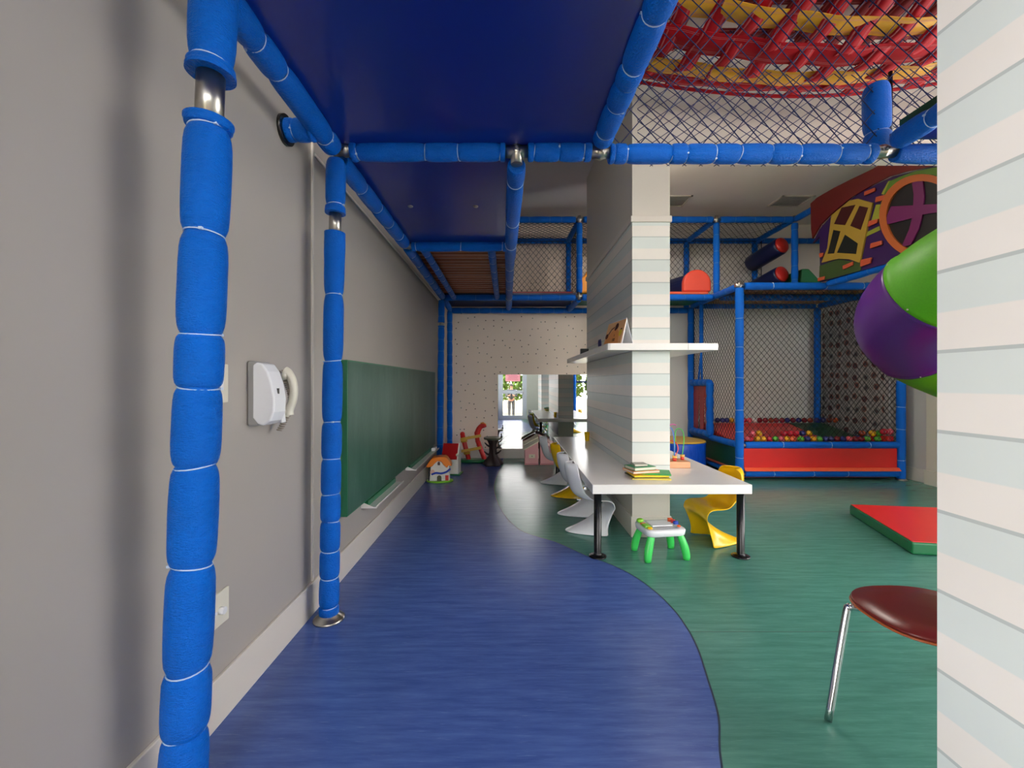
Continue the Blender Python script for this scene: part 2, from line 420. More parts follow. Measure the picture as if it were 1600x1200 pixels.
# unseen ceiling lamp added to brighten the back of the room
for x, y in ((1.80, 4.95),):
    l_ = thing('added_fill_lamp', 'unseen square fill lamp added in the ceiling behind the beam', 'lamp', (x, y, ZC))
    obj('fill_lamp_frame', MB().box((-.33, -.33, -.02), (.33, -.30, 0)).box((-.33, .30, -.02), (.33, .33, 0)).box((-.33, -.30, -.02), (-.30, .30, 0)).box((.30, -.30, -.02), (.33, .30, 0)), M_trim, l_)
    obj('diffuser', MB().box((-.30, -.30, -.008), (.30, .30, -.002)), mat('fill_lamp_diffuser', (240, 238, 230), .5), l_)
    ld = bpy.data.lights.new('added_fill_light', 'AREA'); ld.size = .56; ld.energy = 4.5; ld.color = (1, .93, .84)
    lo_ = bpy.data.objects.new('added_fill_light', ld); C.objects.link(lo_); lo_.parent = l_; lo_.location = (0, 0, -.012)
# ceiling air vents
for i, (x0, x1, y0, y1) in enumerate(((2.28, 2.77, 6.35, 6.75), (4.12, 4.62, 6.35, 6.75))):
    v = thing('ceiling_vent', ('grey ceiling air vent just right of the middle pillar', 'grey ceiling air vent beside the red edge of the painted house board')[i], 'vent', ((x0+x1)/2, (y0+y1)/2, ZC), 0, 'ceiling air vents')
    hx, hy = (x1-x0)/2, (y1-y0)/2
    fr = MB().box((-hx, -hy, -.015), (hx, -hy+.03, 0)).box((-hx, hy-.03, -.015), (hx, hy, 0)).box((-hx, -hy, -.015), (-hx+.03, hy, 0)).box((hx-.03, -hy, -.015), (hx, hy, 0))
    obj('vent_frame', fr, M_trim, v)
    lv = MB()
    for k in range(9):
        y = -hy+.04+k*(2*hy-.08)/8
        lv.ext([(-hx+.03, y-.012, -.010), (-hx+.03, y+.004, -.001), (-hx+.03, y+.008, -.001), (-hx+.03, y-.008, -.010)], (2*hx-.06, 0, 0))
    obj('louvre', lv, mat('vent_grey', (60, 68, 66), .5), v)

# ------------------------------------------------------------------ padded pipes
def padded(p, q, root, r=.052, name='padded_beam', ties=None, gaps=(), detail=True, seg=20, squeeze=.80, spacing=(.16, .34), endflare=True):
    """foam sleeve over a steel pipe, pinched by cable ties; ties: distances along; gaps: (a,b) bare pipe"""
    p = Vector(p); q = Vector(q); L = (q-p).length
    if ties is None:
        ties = []; t = random.uniform(*spacing)*.7
        while t < L-.08: ties.append(t); t += random.uniform(*spacing)
    # stretches of foam between gaps
    cuts = [0]; 
    for a, b in gaps: cuts += [a, b]
    cuts.append(L)
    stretches = [(cuts[i], cuts[i+1]) for i in range(0, len(cuts), 2)]
    mb = MB(); tie_at = []
    for a, b in stretches:
        tt = [t for t in ties if a+.015 < t < b-.015]
        ends = [a]+tt+[b]; prof = []
        for i in range(len(ends)-1):
            s, e = ends[i], ends[i+1]
            us = [0, .012, .035, .08, .16, .3, .5, .7, .84, .92, .965, .988] if detail else [0, .25, .5, .75]
            if i == len(ends)-2: us = us+[1]
            for u in us:
                h = 1-abs(2*u-1)**(9 if detail else 4)
                lo = squeeze if detail else .93
                rr = r*(lo+(1-lo)*h)*(1+.035*(1-abs(2*u-1)**2)-.02)
                if (i == 0 and u < .5 and a > 0) or (i == len(ends)-2 and u > .5 and b < L):
                    rr = r*1.05
                prof.append((s+(e-s)*u, rr*(1+random.uniform(-.008, .008))))
        if not detail:
            # thin pale tie lines drawn in the same sleeve mesh
            mb.lathe(p, q, prof, 12, sm=True)
            for t in tt: mb.lathe(p, q, [(t-.003, r*.95), (t-.003, r*.965), (t+.003, r*.965), (t+.003, r*.95)], 12, mi=1)
        else:
            mb.lathe(p, q, prof, seg)
            tie_at += tt
    o = obj(name, mb, [M_foam, M_tie if detail else M_tief], root)
    d = (q-p).normalized()
    if detail:
        for t in tie_at:
            tm = MB(); tilt = Vector((random.uniform(-.12, .12), random.uniform(-.12, .12), random.uniform(-.12, .12)))
            dd = (d+tilt).normalized(); c = p+d*t; u = dd.orthogonal().normalized(); w2 = dd.cross(u)
            rr = r*squeeze*1.05
            tm.tube([c+(u*math.cos(a)+w2*math.sin(a))*rr for a in (2*PI*i/20 for i in range(20))], .0023, 6, closed=True)
            a = random.uniform(0, 2*PI); h = c+(u*math.cos(a)+w2*math.sin(a))*rr*1.04
            tm.box(h-Vector((.005, .005, .004)), h+Vector((.005, .005, .004)))
            obj('cable_tie', tm, M_tie, o)
    if gaps:
        a, b = gaps[0][0], gaps[-1][1]
        for a, b in gaps: obj('bare_pipe', MB().cyl(p+d*(a-.03), p+d*(b+.03), r*.60), M_steel, o)
    return o
def clamp(c, root, axes='xz', s=.042):
    c = Vector(c); mb = MB()
    mb.ball(c, s*.95, 14, 8)
    for ax in axes:
        d = Vector({'x': (1, 0, 0), 'y': (0, 1, 0), 'z': (0, 0, 1)}[ax])
        mb.cyl(c-d*s*1.7, c+d*s*1.7, s*.78, 16)
    mb.cyl(c+Vector((0, -s*.9, 0)), c+Vector((0, -s*1.1, 0)), .009, 10)
    return obj('pipe_clamp', mb, M_steel, root)
def flange(x, y, root, r=.085):
    return obj('base_flange', MB().lathe((x, y, .002), (x, y, 1), [(0, r), (.006, r), (.012, r*.9), (.03, r*.62), (.055, r*.5)], 24), M_steel, root)

def net(name, o, u, v, lu, lv, cell, m, root, r=.0032, sag=0.0, skew=.5, border=True):
    """diamond netting on the rectangle o + a*u + b*v"""
    o = Vector(o); u = Vector(u).normalized(); v = Vector(v).normalized(); mb = MB()
    nrm = u.cross(v)
    def P(a, b):
        dep = sag*math.sin(PI*min(max(a/lu, 0), 1))*math.sin(PI*min(max(b/lv, 0), 1))
        return o+u*a+v*b+nrm*dep
    for sgn in (1, -1):
        k = 2*skew*cell*1.0
        c = -lv*skew*2 if sgn == 1 else 0
        # lines a = c + sgn*b*slope
        sl = skew*2*.85
        c = -lv*sl if sgn == 1 else 0
        cmax = lu if sgn == 1 else lu+lv*sl
        while c < cmax:
            b0, b1 = 0, lv
            # clip 0<=c+sgn*sl*b<=lu
            if sgn == 1: b0 = max(0, -c/sl); b1 = min(lv, (lu-c)/sl)
            else: b0 = max(0, (c-lu)/sl); b1 = min(lv, c/sl)
            if b1-b0 > .01:
                n = 1 if sag == 0 else max(2, int((b1-b0)/.18))
                if sag == 0: n = 2
                mb.tube([P(c+sgn*sl*(b0+(b1-b0)*i/n), b0+(b1-b0)*i/n)+nrm*random.uniform(-.002, .002) for i in range(n+1)], r, 3)
            c += cell*random.uniform(.93, 1.07)
    for a, b in (((0, 0), (lu, 0)), ((0, lv), (lu, lv)), ((0, 0), (0, lv)), ((lu, 0), (lu, lv))) if border else ():
        mb.tube([P(*a), P(*b)], r*1.6, 4)
    return obj(name, mb, m, root)

# ------------------------------------------------------------------ climbing frame
cf = thing('climbing_frame', 'tall indoor climbing frame of blue padded pipes and navy decks', 'climbing frame')
ZB = 2.667
def zt(ys, d): return sorted(1.35+(598-y)*d/F for y in ys)
# nearest post
p1a, p1b = Vector((-1.006, 1.3, .012)), Vector((-.900, 1.3, 2.72))
padded(p1a, p1b, cf, .0635, 'padded_post', ties=[t-.0 for t in zt([1150, 1050, 888, 733, 611, 528, 373, 208, 106], 1.3)], gaps=[(2.145, 2.285)], seg=32, squeeze=.80)
flange(-1.006, 1.3, cf, .09)
p2a, p2b = Vector((-1.026, 2.41, .03)), Vector((-.985, 2.41, 2.62))
padded(p2a, p2b, cf, .054, 'padded_post', ties=zt([955, 910, 868, 822, 780, 725, 668, 572, 470, 376, 330, 246], 2.41), gaps=[(2.175, 2.285)], seg=24)
flange(-1.026, 2.41, cf)
padded((-1.068, 6.53, .01), (-1.04, 6.53, 2.62), cf, .05, 'padded_post', gaps=[(2.22, 2.27)], detail=False, seg=16)
padded((-1.035, 7.4, .01), (-1.035, 7.4, 2.60), cf, .048, 'padded_post', detail=False)
padded((2.32, .2, .01), (2.32, .2, 2.62), cf, .054, 'padded_post', detail=False)
padded((4.2, .2, .01), (4.2, .2, 2.62), cf, .054, 'padded_post', detail=False)
for x, y in ((-1.068, 6.53), (2.32, .2), (4.2, .2)): flange(x, y, cf, .08)
# beams
padded((-.955, -.4, ZB), (-.985, 2.36, ZB), cf, .056, ties=[.5, 1.2, 1.62, 1.72, 2.02, 2.18, 2.66], seg=24)
padded((-.985, 2.47, ZB-.02), (-.985, 4.0, ZB), cf, .054, spacing=(.3, .5))
padded((-.985, 4.1, ZB), (-1.02, 6.48, ZB), cf, .05, spacing=(.3, .5))
padded((-1.02, 6.58, ZB), (-1.03, 7.36, ZB-.03), cf, .048, detail=False)
padded((-.90, 2.41, ZB), (-.02, 2.41, ZB), cf, .052, ties=[.04, .425, .615, .85])
padded((.108, 2.41, ZB), (.47, 2.41, ZB), cf, .052, ties=[.035, .18, .32])
padded((.57, 2.41, ZB-.012), (2.08, 2.41, ZB-.012), cf, .053, ties=[.03, .1, .35, .44, .60, .74, .92, 1.08, 1.30, 1.46])
padded((2.2, 2.41, ZB-.012), (4.3, 2.41, ZB-.012), cf, .053, ties=[.9, 1.5])
clamp((-.93, 2.41, ZB+.01), cf, 'x'); clamp((.044, 2.41, ZB), cf, 'xz'); clamp((.52, 2.40, ZB-.01), cf, 'x'); clamp((2.13, 2.41, ZB), cf, 'x')
padded((.515, 2.33, ZB+.02), (.565, -.4, ZB+.02), cf, .056, ties=[.08, .3, .45, .55, .8, .98, 1.5, 2.2], seg=24)
padded((2.14, 2.33, ZB+.02), (2.14, -.4, ZB+.02), cf, .056, ties=[.2, .8, 1.4])
padded((.045, 2.46, ZB-.05), (.012, 4.45, ZB-.02), cf, .055, ties=[.2, .9, 1.5], squeeze=.9)
padded((.012, 4.45, ZB-.02), (0, 7.33, ZB-.02), cf, .05, ties=[.3, .8, 1.3, 2.0], squeeze=.9)
padded((-.93, 4.05, ZB-.01), (-.02, 4.05, ZB-.01), cf, .048, ties=[.04, .47, .87])
clamp((-.955, 4.05, ZB-.01), cf, 'x', .03)
padded((-1.14, 2.17, ZB-.02), (-1.0, 2.17, ZB-.02), cf, .056, 'wall_brace', ties=[.04, .12])
obj('brace_plate', MB().cyl((-1.153, 2.17, ZB-.02), (-1.135, 2.17, ZB-.02), .075, 24), M_black, cf)
for x in (-.83, -.17):
    padded((x, 4.1, ZB-.01), (x-.01, 6.47, ZB-.01), cf, .040, 'padded_joist', spacing=(.25, .35), seg=14)
padded((-1.0, 6.53, ZB), (1.03, 6.53, ZB), cf, .05, detail=False)
padded((1.13, 6.53, ZB), (3.15, 6.53, ZB), cf, .05, detail=False)
padded((3.27, 6.53, ZB), (5.4, 6.53, ZB), cf, .05, detail=False)
padded((-1.0, 7.42, ZB-.05), (3.15, 7.42, ZB-.05), cf, .05, detail=False)
padded((1.09, 6.58, ZB-.02), (1.06, 7.36, ZB-.04), cf, .045, detail=False)
clamp((1.08, 6.51, ZB+.02), cf, 'xz', .032); clamp((3.21, 6.5, ZB+.02), cf, 'z', .03)
# decks
obj('deck_panel', MB().box((-.99, -.4, 2.695), (.555, 2.43, 2.73)), M_deck, cf, bevel=.004)
dk = obj('deck_panel', MB().box((-1.0, 2.44, 2.688), (.03, 4.07, 2.72)), M_deck, cf, bevel=.004)
for x in (-.745, -.25): obj('bolt', MB().lathe((x, 3.2, 2.688), (x, 3.2, 2.6), [(0, .02), (.006, .018), (.012, .008)], 14), M_steel, dk)
obj('deck_panel', MB().box((2.16, -.4, 2.73), (4.25, 2.40, 2.76)), M_deck, cf, bevel=.004)
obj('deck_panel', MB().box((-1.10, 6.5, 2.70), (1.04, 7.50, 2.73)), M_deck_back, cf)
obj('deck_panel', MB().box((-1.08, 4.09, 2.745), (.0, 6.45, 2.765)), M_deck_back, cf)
obj('deck_panel', MB().box((1.13, 6.58, 2.70), (3.15, 7.40, 2.73)), M_green, cf)
obj('deck_panel', MB().box((3.27, 5.95, 2.72), (5.38, 7.40, 2.75)), M_tan, cf)
sl = MB(); y = 4.11
while y < 6.42:
    sl.box((-1.05, y, 2.71), (-.01, y+.085+random.uniform(-.02, .02), 2.732)); y += .118
obj('slatted_deck', sl, M_slat, cf, bevel=.002)
# upper cage
ZU = 3.87
for x in (1.09, 3.21, 4.42): padded((x, 6.53, ZB+.07), (x, 6.53, ZU-.06), cf, .048, 'padded_post', detail=False)
for x in (1.05, 3.12, 4.32): padded((x, 7.42, ZB), (x, 7.42, ZU-.05), cf, .048, 'padded_post', detail=False)
for x0, x1 in ((-.9, 1.03), (1.15, 3.15), (3.27, 4.40)): padded((x0, 6.53, ZU), (x1, 6.53, ZU), cf, .048, detail=False)
padded((-.9, 7.42, ZU-.03), (5.5, 7.42, ZU-.03), cf, .048, detail=False)
for x in (1.09, 3.19, 4.40): padded((x, 6.58, ZU), (x-.05, 7.4, ZU-.03), cf, .045, detail=False)
padded((4.42, 5.7, ZU), (4.42, 6.5, ZU), cf, .048, detail=False)
clamp((1.09, 6.53, ZU), cf, 'xz', .034); clamp((3.21, 6.53, ZU), cf, 'xz', .034); clamp((4.42, 6.53, ZU), cf, 'z', .034)
net('netting', (-.9, 7.36, ZB+.05), (1, 0, 0), (0, 0, 1), 5.3, 1.1, .095, M_netk, cf, .0038)
net('netting', (-.9, 6.55, ZU-.02), (1, 0, 0), (0, 1, 0), 5.3, .85, .095, M_netk, cf, .0038)
net('netting', (1.1, 6.5, ZB+.05), (0, 1, 0), (0, 0, 1), .85, 1.1, .095, M_netk, cf, .0035)
# guard nets by the strap bridge
net('netting', (.55, 2.44, ZB+.03), (1, 0, 0), (0, .08, 1), 1.58, 1.45, .118, M_netb, cf, .0034, sag=.04, border=False)
net('netting', (.95, 3.12, 2.95), (1, 0, 0), (0, 0, 1), 2.7, 1.0, .118, M_netb, cf, .0032, sag=-.04, skew=.85, border=False)
net('netting', (2.16, 2.46, ZB+.03), (1, 0, 0), (0, .08, 1), 1.5, 1.45, .118, M_netb, cf, .0034, sag=.04, border=False)
padded((2.20, 2.52, ZB+.05), (2.19, 2.52, 3.12), cf, .068, 'padded_post', ties=[.12, .4])
obj('thin_post', MB().cyl((2.295, 2.54, ZB+.05), (2.295, 2.54, 3.22), .011, 10), M_black, cf)
obj('edge_panel', MB().ext([(2.22, 2.40, 2.74), (2.22, 0, 2.74), (2.22, 0, 2.84), (2.22, 2.40, 2.84)], (.03, 0, 0)), M_greend, cf)
# mats on the upper deck
tag(obj('deck_mat', MB().box((.0, 6.60, 2.737), (1.0, 7.3, 2.775)), M_redd, bevel=.008), 'thin dark red mat lying on the upper deck left of the pillar', 'mat')
tag(obj('deck_mat', MB().box((2.0, 6.60, 2.735), (3.12, 7.3, 2.775)), M_orange, bevel=.008), 'orange red mat on the upper deck under the arched tunnel', 'mat')

# ------------------------------------------------------------------ woven strap bridge
sb = thing('strap_bridge', 'hanging bridge woven from wide red and yellow straps behind netting', 'strap bridge', (2.0, 3.0, 3.7))
def hz(x, y):   # height of the hanging cradle
    t = (y-2.35)/1.15; s = (x-1.0)/2.7
    return 3.86 - .13*math.sin(PI*min(max(s, 0), 1)) - .10*(1-(2*t-1)**2) 
def strap(pts, wdir, wid, m, root, name, lift=0):
    mb = MB(); st = MB()
    for k in range(len(pts)-1):
        a = Vector(pts[k]); b = Vector(pts[k+1]); wv = Vector(wdir)*wid/2
        n = len(mb.v)
    n = 0
    for p in pts:
        p = Vector(p); wv = Vector(wdir)*wid/2
        mb.v += [tuple(p-wv), tuple(p+wv), tuple(p+wv+Vector((0, 0, .006))), tuple(p-wv+Vector((0, 0, .006)))]
    N = len(pts)
    for i in range(N-1):
        for a, b in ((0, 1), (1, 2), (2, 3), (3, 0)): mb.face((4*i+a, 4*i+4+a, 4*i+4+b, 4*i+b), 0, True)
    for off in (-.36, -.30, .30, .36):
        n0 = len(mb.v)
        for p in pts:
            p = Vector(p)+Vector(wdir)*wid*off+Vector((0, 0, -.0012)); h = Vector(wdir)*.0011
            mb.v += [tuple(p-h), tuple(p+h)]
        for i in range(N-1): mb.face((n0+2*i, n0+2*i+1, n0+2*i+3, n0+2*i+2), 1)
    return obj(name, mb, [m, M_stitch], root)
org = Vector((2.0, 3.0, 3.7))
ysr = [(2.10, .16, 'y'), (2.32, .16, 'r'), (2.50, .10, 'r'), (2.71, .15, 'y'), (2.93, .20, 'r'), (3.19, .15, 'y'), (3.345, .10, 'r')]
for j, (yy, wd, c) in enumerate(ysr):
    pts = []
    for i in range(61):
        x = 1.02+i*.045
        pts.append(Vector((x, yy+.02*math.sin(x*1.7+j), hz(x, yy)+.007*math.sin(i*PI/5.3+j*PI)))-org)
    strap(pts, (0, 1, .05), wd, M_strapr if c == 'r' else M_strapy, sb, 'long_strap')
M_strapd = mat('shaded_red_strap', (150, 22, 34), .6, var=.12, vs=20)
for i in range(12):
    x = 1.10+i*.24
    pts = []
    for k in range(34):
        yy = 1.95+k*1.49/33
        pts.append(Vector((x+.02*math.sin(yy*5+i), yy, hz(x, yy)-.004+.010*math.sin(k*1.0+i*PI)))-org)
    strap(pts, (1, 0, 0), .12 if i % 2 else .105, M_strapr, sb, 'cross_strap')
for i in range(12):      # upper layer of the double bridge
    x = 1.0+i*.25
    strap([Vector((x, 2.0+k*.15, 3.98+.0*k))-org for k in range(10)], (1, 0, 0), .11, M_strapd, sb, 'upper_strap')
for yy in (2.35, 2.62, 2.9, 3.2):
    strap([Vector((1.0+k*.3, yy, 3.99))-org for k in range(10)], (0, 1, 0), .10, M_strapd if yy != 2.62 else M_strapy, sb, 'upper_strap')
obj('edge_cord', MB().tube([Vector((1.02+i*.09, 3.49, hz(1.02+i*.09, 3.47)-.004))-org for i in range(31)], .014, 8), M_strapr, sb)

# ------------------------------------------------------------------ arched tunnel, punch rollers, wedge on the upper deck
tn = thing('arched_tunnel', 'orange red tufted arch shaped tunnel end on the upper deck', 'play tunnel', (2.96, 6.62, 2.78))
pts = [(-.22, 0, 0)]+[(-.22*math.cos(a), 0, .13+.22*math.sin(a)) for a in [PI*i/16 for i in range(17)]]+[(.22, 0, 0)]
obj('cushion', MB().ext(pts, (0, .1, 0)), mat('orange_tufted_vinyl', (232, 78, 56), .3, var=.06, bump=.6, bs=14), tn, bevel=.03, segs=4)
pts = [(-.2, .1, 0)]+[(-.2*math.cos(a), .1, .12+.2*math.sin(a)) for a in [PI*i/12 for i in range(13)]]+[(.2, .1, 0)]
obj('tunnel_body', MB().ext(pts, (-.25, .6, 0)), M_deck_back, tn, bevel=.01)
for i, z in enumerate((3.55, 3.09)):
    pr = thing('punch_roller', ('dark blue padded roller with red end cap, upper of two in the cage', 'dark blue padded roller with red end cap, lower of two in the cage')[i], 'roller', (4.31, 6.74, z), 0, 'padded rollers in the upper cage')
    obj('roller_body', MB().lathe((-.1, .62, -.14), (.06, 0, 0), [(0, .12), (.03, .14), (.60, .14), (.635, .13)], 20), M_deck_back, pr)
    obj('end_cap', MB().lathe((.055, .02, -.003), (.09, -.1, .02), [(0, .13), (.025, .12), (.04, .08), (.045, .01)], 20), mat('red_cap', (190, 40, 34), .35), pr)
tag(obj('foam_wedge', MB().ext([(4.5, 6.55, 2.78), (4.98, 6.55, 2.78), (4.66, 6.55, 3.12), (4.55, 6.55, 3.12)], (0, .5, 0)), M_green, bevel=.02), 'dark green sloping foam block behind the painted house board', 'foam block')
tag(obj('foam_shape', MB().ext([(1.13, 6.72, 2.78), (1.5, 6.72, 2.78), (1.5, 6.72, 3.25), (1.3, 6.72, 3.22), (1.2, 6.72, 3.05), (1.13, 6.72, 3.02)], (0, .2, 0)), mat('orange_yellow_foam', (236, 150, 40), .45), bevel=.03), 'orange yellow foam shape on upper deck peeking out left of the pillar', 'foam block')

# ------------------------------------------------------------------ painted house board
PX = 4.33
def mu(px, py, off=0):
    d = PX*F/(px-795); return (PX-off, d, 1.35+(598-py)*d/F)
def zz(X, Y): return (1260+X*220/1200, 230+Y*220/1200)
hb = thing('house_board', 'crooked purple cartoon house front board with red roof and round window', 'play panel', (0, 0, 0))
def mpoly(name, pts, m, off, th, root, z6=True, bev=.0):
    P = [mu(*(zz(*p) if z6 else p), off) for p in pts]
    return obj(name, MB().ext(P, (-th, 0, 0)), m, root, bevel=bev)
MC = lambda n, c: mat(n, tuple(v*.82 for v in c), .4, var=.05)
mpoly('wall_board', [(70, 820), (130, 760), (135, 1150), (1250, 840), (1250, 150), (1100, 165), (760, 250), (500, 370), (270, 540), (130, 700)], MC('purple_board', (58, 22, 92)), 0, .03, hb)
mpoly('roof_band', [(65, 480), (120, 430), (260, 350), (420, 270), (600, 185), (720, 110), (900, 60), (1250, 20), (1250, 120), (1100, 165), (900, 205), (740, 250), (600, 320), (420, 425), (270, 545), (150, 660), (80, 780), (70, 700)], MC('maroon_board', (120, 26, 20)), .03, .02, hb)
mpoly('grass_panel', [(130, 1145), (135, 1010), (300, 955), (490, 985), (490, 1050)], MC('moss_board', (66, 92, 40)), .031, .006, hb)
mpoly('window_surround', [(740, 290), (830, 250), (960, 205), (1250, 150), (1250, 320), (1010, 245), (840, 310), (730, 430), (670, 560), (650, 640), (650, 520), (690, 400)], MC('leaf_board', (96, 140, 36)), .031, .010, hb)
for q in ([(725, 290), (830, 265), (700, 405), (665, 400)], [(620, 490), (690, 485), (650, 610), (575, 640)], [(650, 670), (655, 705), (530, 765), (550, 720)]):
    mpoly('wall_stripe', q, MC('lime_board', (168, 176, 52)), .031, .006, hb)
# yellow crooked window
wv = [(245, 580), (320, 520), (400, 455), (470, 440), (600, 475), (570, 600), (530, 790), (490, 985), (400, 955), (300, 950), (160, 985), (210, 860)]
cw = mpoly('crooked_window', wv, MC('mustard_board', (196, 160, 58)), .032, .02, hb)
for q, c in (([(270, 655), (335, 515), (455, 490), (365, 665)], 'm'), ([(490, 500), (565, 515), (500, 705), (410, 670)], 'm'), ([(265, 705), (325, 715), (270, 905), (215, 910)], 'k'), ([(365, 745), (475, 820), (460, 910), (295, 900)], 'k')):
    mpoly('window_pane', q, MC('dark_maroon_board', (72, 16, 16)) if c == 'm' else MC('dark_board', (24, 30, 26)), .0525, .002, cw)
# round window
cx, cy = 1450-1, 338
def ell(rx, ry, n=36, a0=0, a1=2*PI): return [(cx+rx*math.cos(a0+(a1-a0)*i/n), cy+ry*math.sin(a0+(a1-a0)*i/n)) for i in range(n)]
def clipx(pts): return pts
E1 = [p for p in ell(68, 66)]; 
def ring_mesh(r1, r2, off, th):
    mb = MB(); n = 48; out = [mu(cx+r1[0]*math.cos(2*PI*i/n), cy+r1[1]*math.sin(2*PI*i/n), off) for i in range(n)]
    inn = [mu(cx+r2[0]*math.cos(2*PI*i/n), cy+r2[1]*math.sin(2*PI*i/n), off) for i in range(n)]
    mb.v += out+inn+[(x-th, y, z) for x, y, z in out]+[(x-th, y, z) for x, y, z in inn]
    for i in range(n):
        j = (i+1) % n
        mb.face((2*n+i, 2*n+j, 3*n+j, 3*n+i)); mb.face((i, n+i, n+j, j)); mb.face((i, j, 2*n+j, 2*n+i)); mb.face((n+j, n+i, 3*n+i, 3*n+j))
    return mb
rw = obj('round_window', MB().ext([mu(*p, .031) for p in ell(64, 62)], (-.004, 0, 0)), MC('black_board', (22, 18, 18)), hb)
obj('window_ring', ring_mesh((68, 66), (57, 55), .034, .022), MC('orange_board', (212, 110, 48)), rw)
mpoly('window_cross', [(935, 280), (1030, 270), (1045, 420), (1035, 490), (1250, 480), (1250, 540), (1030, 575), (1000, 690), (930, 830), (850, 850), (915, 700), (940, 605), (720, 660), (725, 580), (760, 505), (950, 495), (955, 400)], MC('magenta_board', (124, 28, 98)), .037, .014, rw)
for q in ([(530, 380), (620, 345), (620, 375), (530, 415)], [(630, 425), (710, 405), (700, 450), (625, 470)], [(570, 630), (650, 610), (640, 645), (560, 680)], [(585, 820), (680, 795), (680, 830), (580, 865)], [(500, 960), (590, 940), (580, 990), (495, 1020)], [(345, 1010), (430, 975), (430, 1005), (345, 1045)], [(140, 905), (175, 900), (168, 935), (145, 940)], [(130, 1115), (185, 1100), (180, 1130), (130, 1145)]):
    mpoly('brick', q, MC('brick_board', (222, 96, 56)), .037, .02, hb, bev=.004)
mb_ = padded((4.36, 5.75, 2.70), (4.36, 4.3, 2.70), hb, .05, 'padded_beam', detail=False)
# ------------------------------------------------------------------ spiral tube slide
ss = thing('spiral_slide', 'big spiral tube slide with purple and lime green sections', 'slide', (0, 0, 0))
SX, SY, SR, TR = 4.11, 3.50, .58, .385
def sp(th):
    a = R(th); return Vector((SX+SR*math.cos(a), SY+SR*math.sin(a), 2.12-(180-th)*.0050))
def seg_tube(t0, t1, m, flange_end=True, r=TR):
    N = 28; rs = []
    for i in range(N+1):
        th = t0+(t1-t0)*i/N; p = sp(th); d = (sp(th-.5)-sp(th+.5)).normalized(); u = Vector((0, 0, 1)); u = (u-d*u.dot(d)).normalized(); w2 = d.cross(u)
        rr = r
        if i in (0, N): rr = r+.012
        rs.append([p+(u*math.cos(a)+w2*math.sin(a))*rr for a in (2*PI*k/40 for k in range(40))])
    mb = MB(); mb.rings(rs, caps=False)
    o = obj('tube_section', mb, m, ss, solid=.012)
    for k in range(5):
        th = t1+.9; p = sp(th); d = (sp(th-.5)-sp(th+.5)).normalized(); u = Vector((0, 0, 1)); u = (u-d*u.dot(d)).normalized(); w2 = d.cross(u); a = 2*PI*(k+.3)/5
        q = p+(u*math.cos(a)+w2*math.sin(a))*(r+.008)
        obj('bolt', MB().ball(q, .009, 8, 6), M_steel, o)
    return o
seg_tube(268, 236, M_purple); seg_tube(235.9, 180.1, M_lime); seg_tube(180, 104, M_purple); seg_tube(103.9, 30, M_lime); seg_tube(29.9, -50, M_purple)
for zt_ in (1.2,):
    obj('support_pole', MB().cyl((4.62, 3.55, .004), (4.62, 3.55, 1.0), .03, 16), M_steel, ss)

# ------------------------------------------------------------------ ball pit
bp = thing('ball_pit', 'netted ball pit with blue padded posts and red front panel', 'ball pit', (0, 0, 0))
X0, X1, Y0, Y1 = 3.2, 5.44, 5.86, 7.38
for x, y, g in ((X0, Y0, []), (X1, Y0, []), (X0-.02, Y1, []), (X1-.05, Y1, [])):
    padded((x, y, .01), (x, y, 2.66), bp, .054 if y < 6 else .052, 'padded_post', detail=(y < 6), spacing=(.28, .46), squeeze=.93, seg=18)
for x in (X0, X1): flange(x, Y0, bp, .07)
ZP = 2.69
for z in (ZP, .485, .09):
    r = .046 if z < 1 else .05
    padded((X0+.07, Y0, z), (X1-.05, Y0, z), bp, r, 'padded_rail', detail=True, spacing=(.45, .75), squeeze=.93, seg=16)
    padded((X0, Y0+.06, z), (X0-.01, Y1-.05, z), bp, r, 'padded_rail', detail=False)
    padded((X1, Y0+.06, z), (X1-.04, Y1-.05, z), bp, r, 'padded_rail', detail=False)
    padded((X0+.05, Y1, z), (X1-.1, Y1, z), bp, r, 'padded_rail', detail=False)
clamp((X0, Y0, ZP+.01), bp, 'xz', .036); clamp((X0+.06, Y0-.01, .485), bp, 'x', .026); clamp((X0+.05, Y0-.01, .09), bp, 'x', .022)
obj('front_panel', MB().box((X0+.06, Y0-.008, .16), (X1-.06, Y0+.012, .44)), M_red, bp, bevel=.004)
obj('front_ledge', MB().ext([(X0+.05, Y0-.03, .175), (X0+.05, Y0-.07, .135), (X0+.05, Y0+.02, .13), (X0+.05, Y0+.02, .175)], (X1-X0-.1, 0, 0)), M_orange, bp, bevel=.004)
obj('side_panel', MB().box((X0-.01, Y0+.06, .14), (X0+.01, Y1-.06, .44)), M_greend, bp)
obj('side_ledge', MB().box((X0-.06, Y0+.06, .135), (X0+.03, Y1-.06, .15)), mat('brown_ledge', (150, 60, 48), .4), bp)
obj('side_panel', MB().box((X1-.05, Y0+.06, .14), (X1-.03, Y1-.06, .44)), M_greend, bp)
obj('inner_mat', MB().box((X0+.07, Y0+.07, .02), (X1-.09, Y1-.07, .50)), M_redd, bp)
obj('inner_bank', MB().ext([(X0+.1, 6.35, .50), (X0+.1, 7.15, .66), (X0+.1, 7.30, .66), (X0+.1, 7.30, .50)], (1.45, 0, 0)), M_red, bp, bevel=.01)
obj('inner_bank', MB().ext([(X0+1.56, 6.35, .50), (X0+1.56, 7.15, .66), (X0+1.56, 7.30, .66), (X0+1.56, 7.30, .50)], (.60, 0, 0)), M_greend, bp, bevel=.01)
obj('inner_block', MB().box((5.31, Y0+.06, .50), (5.40, Y0+.35, .60)), M_red, bp, bevel=.01)
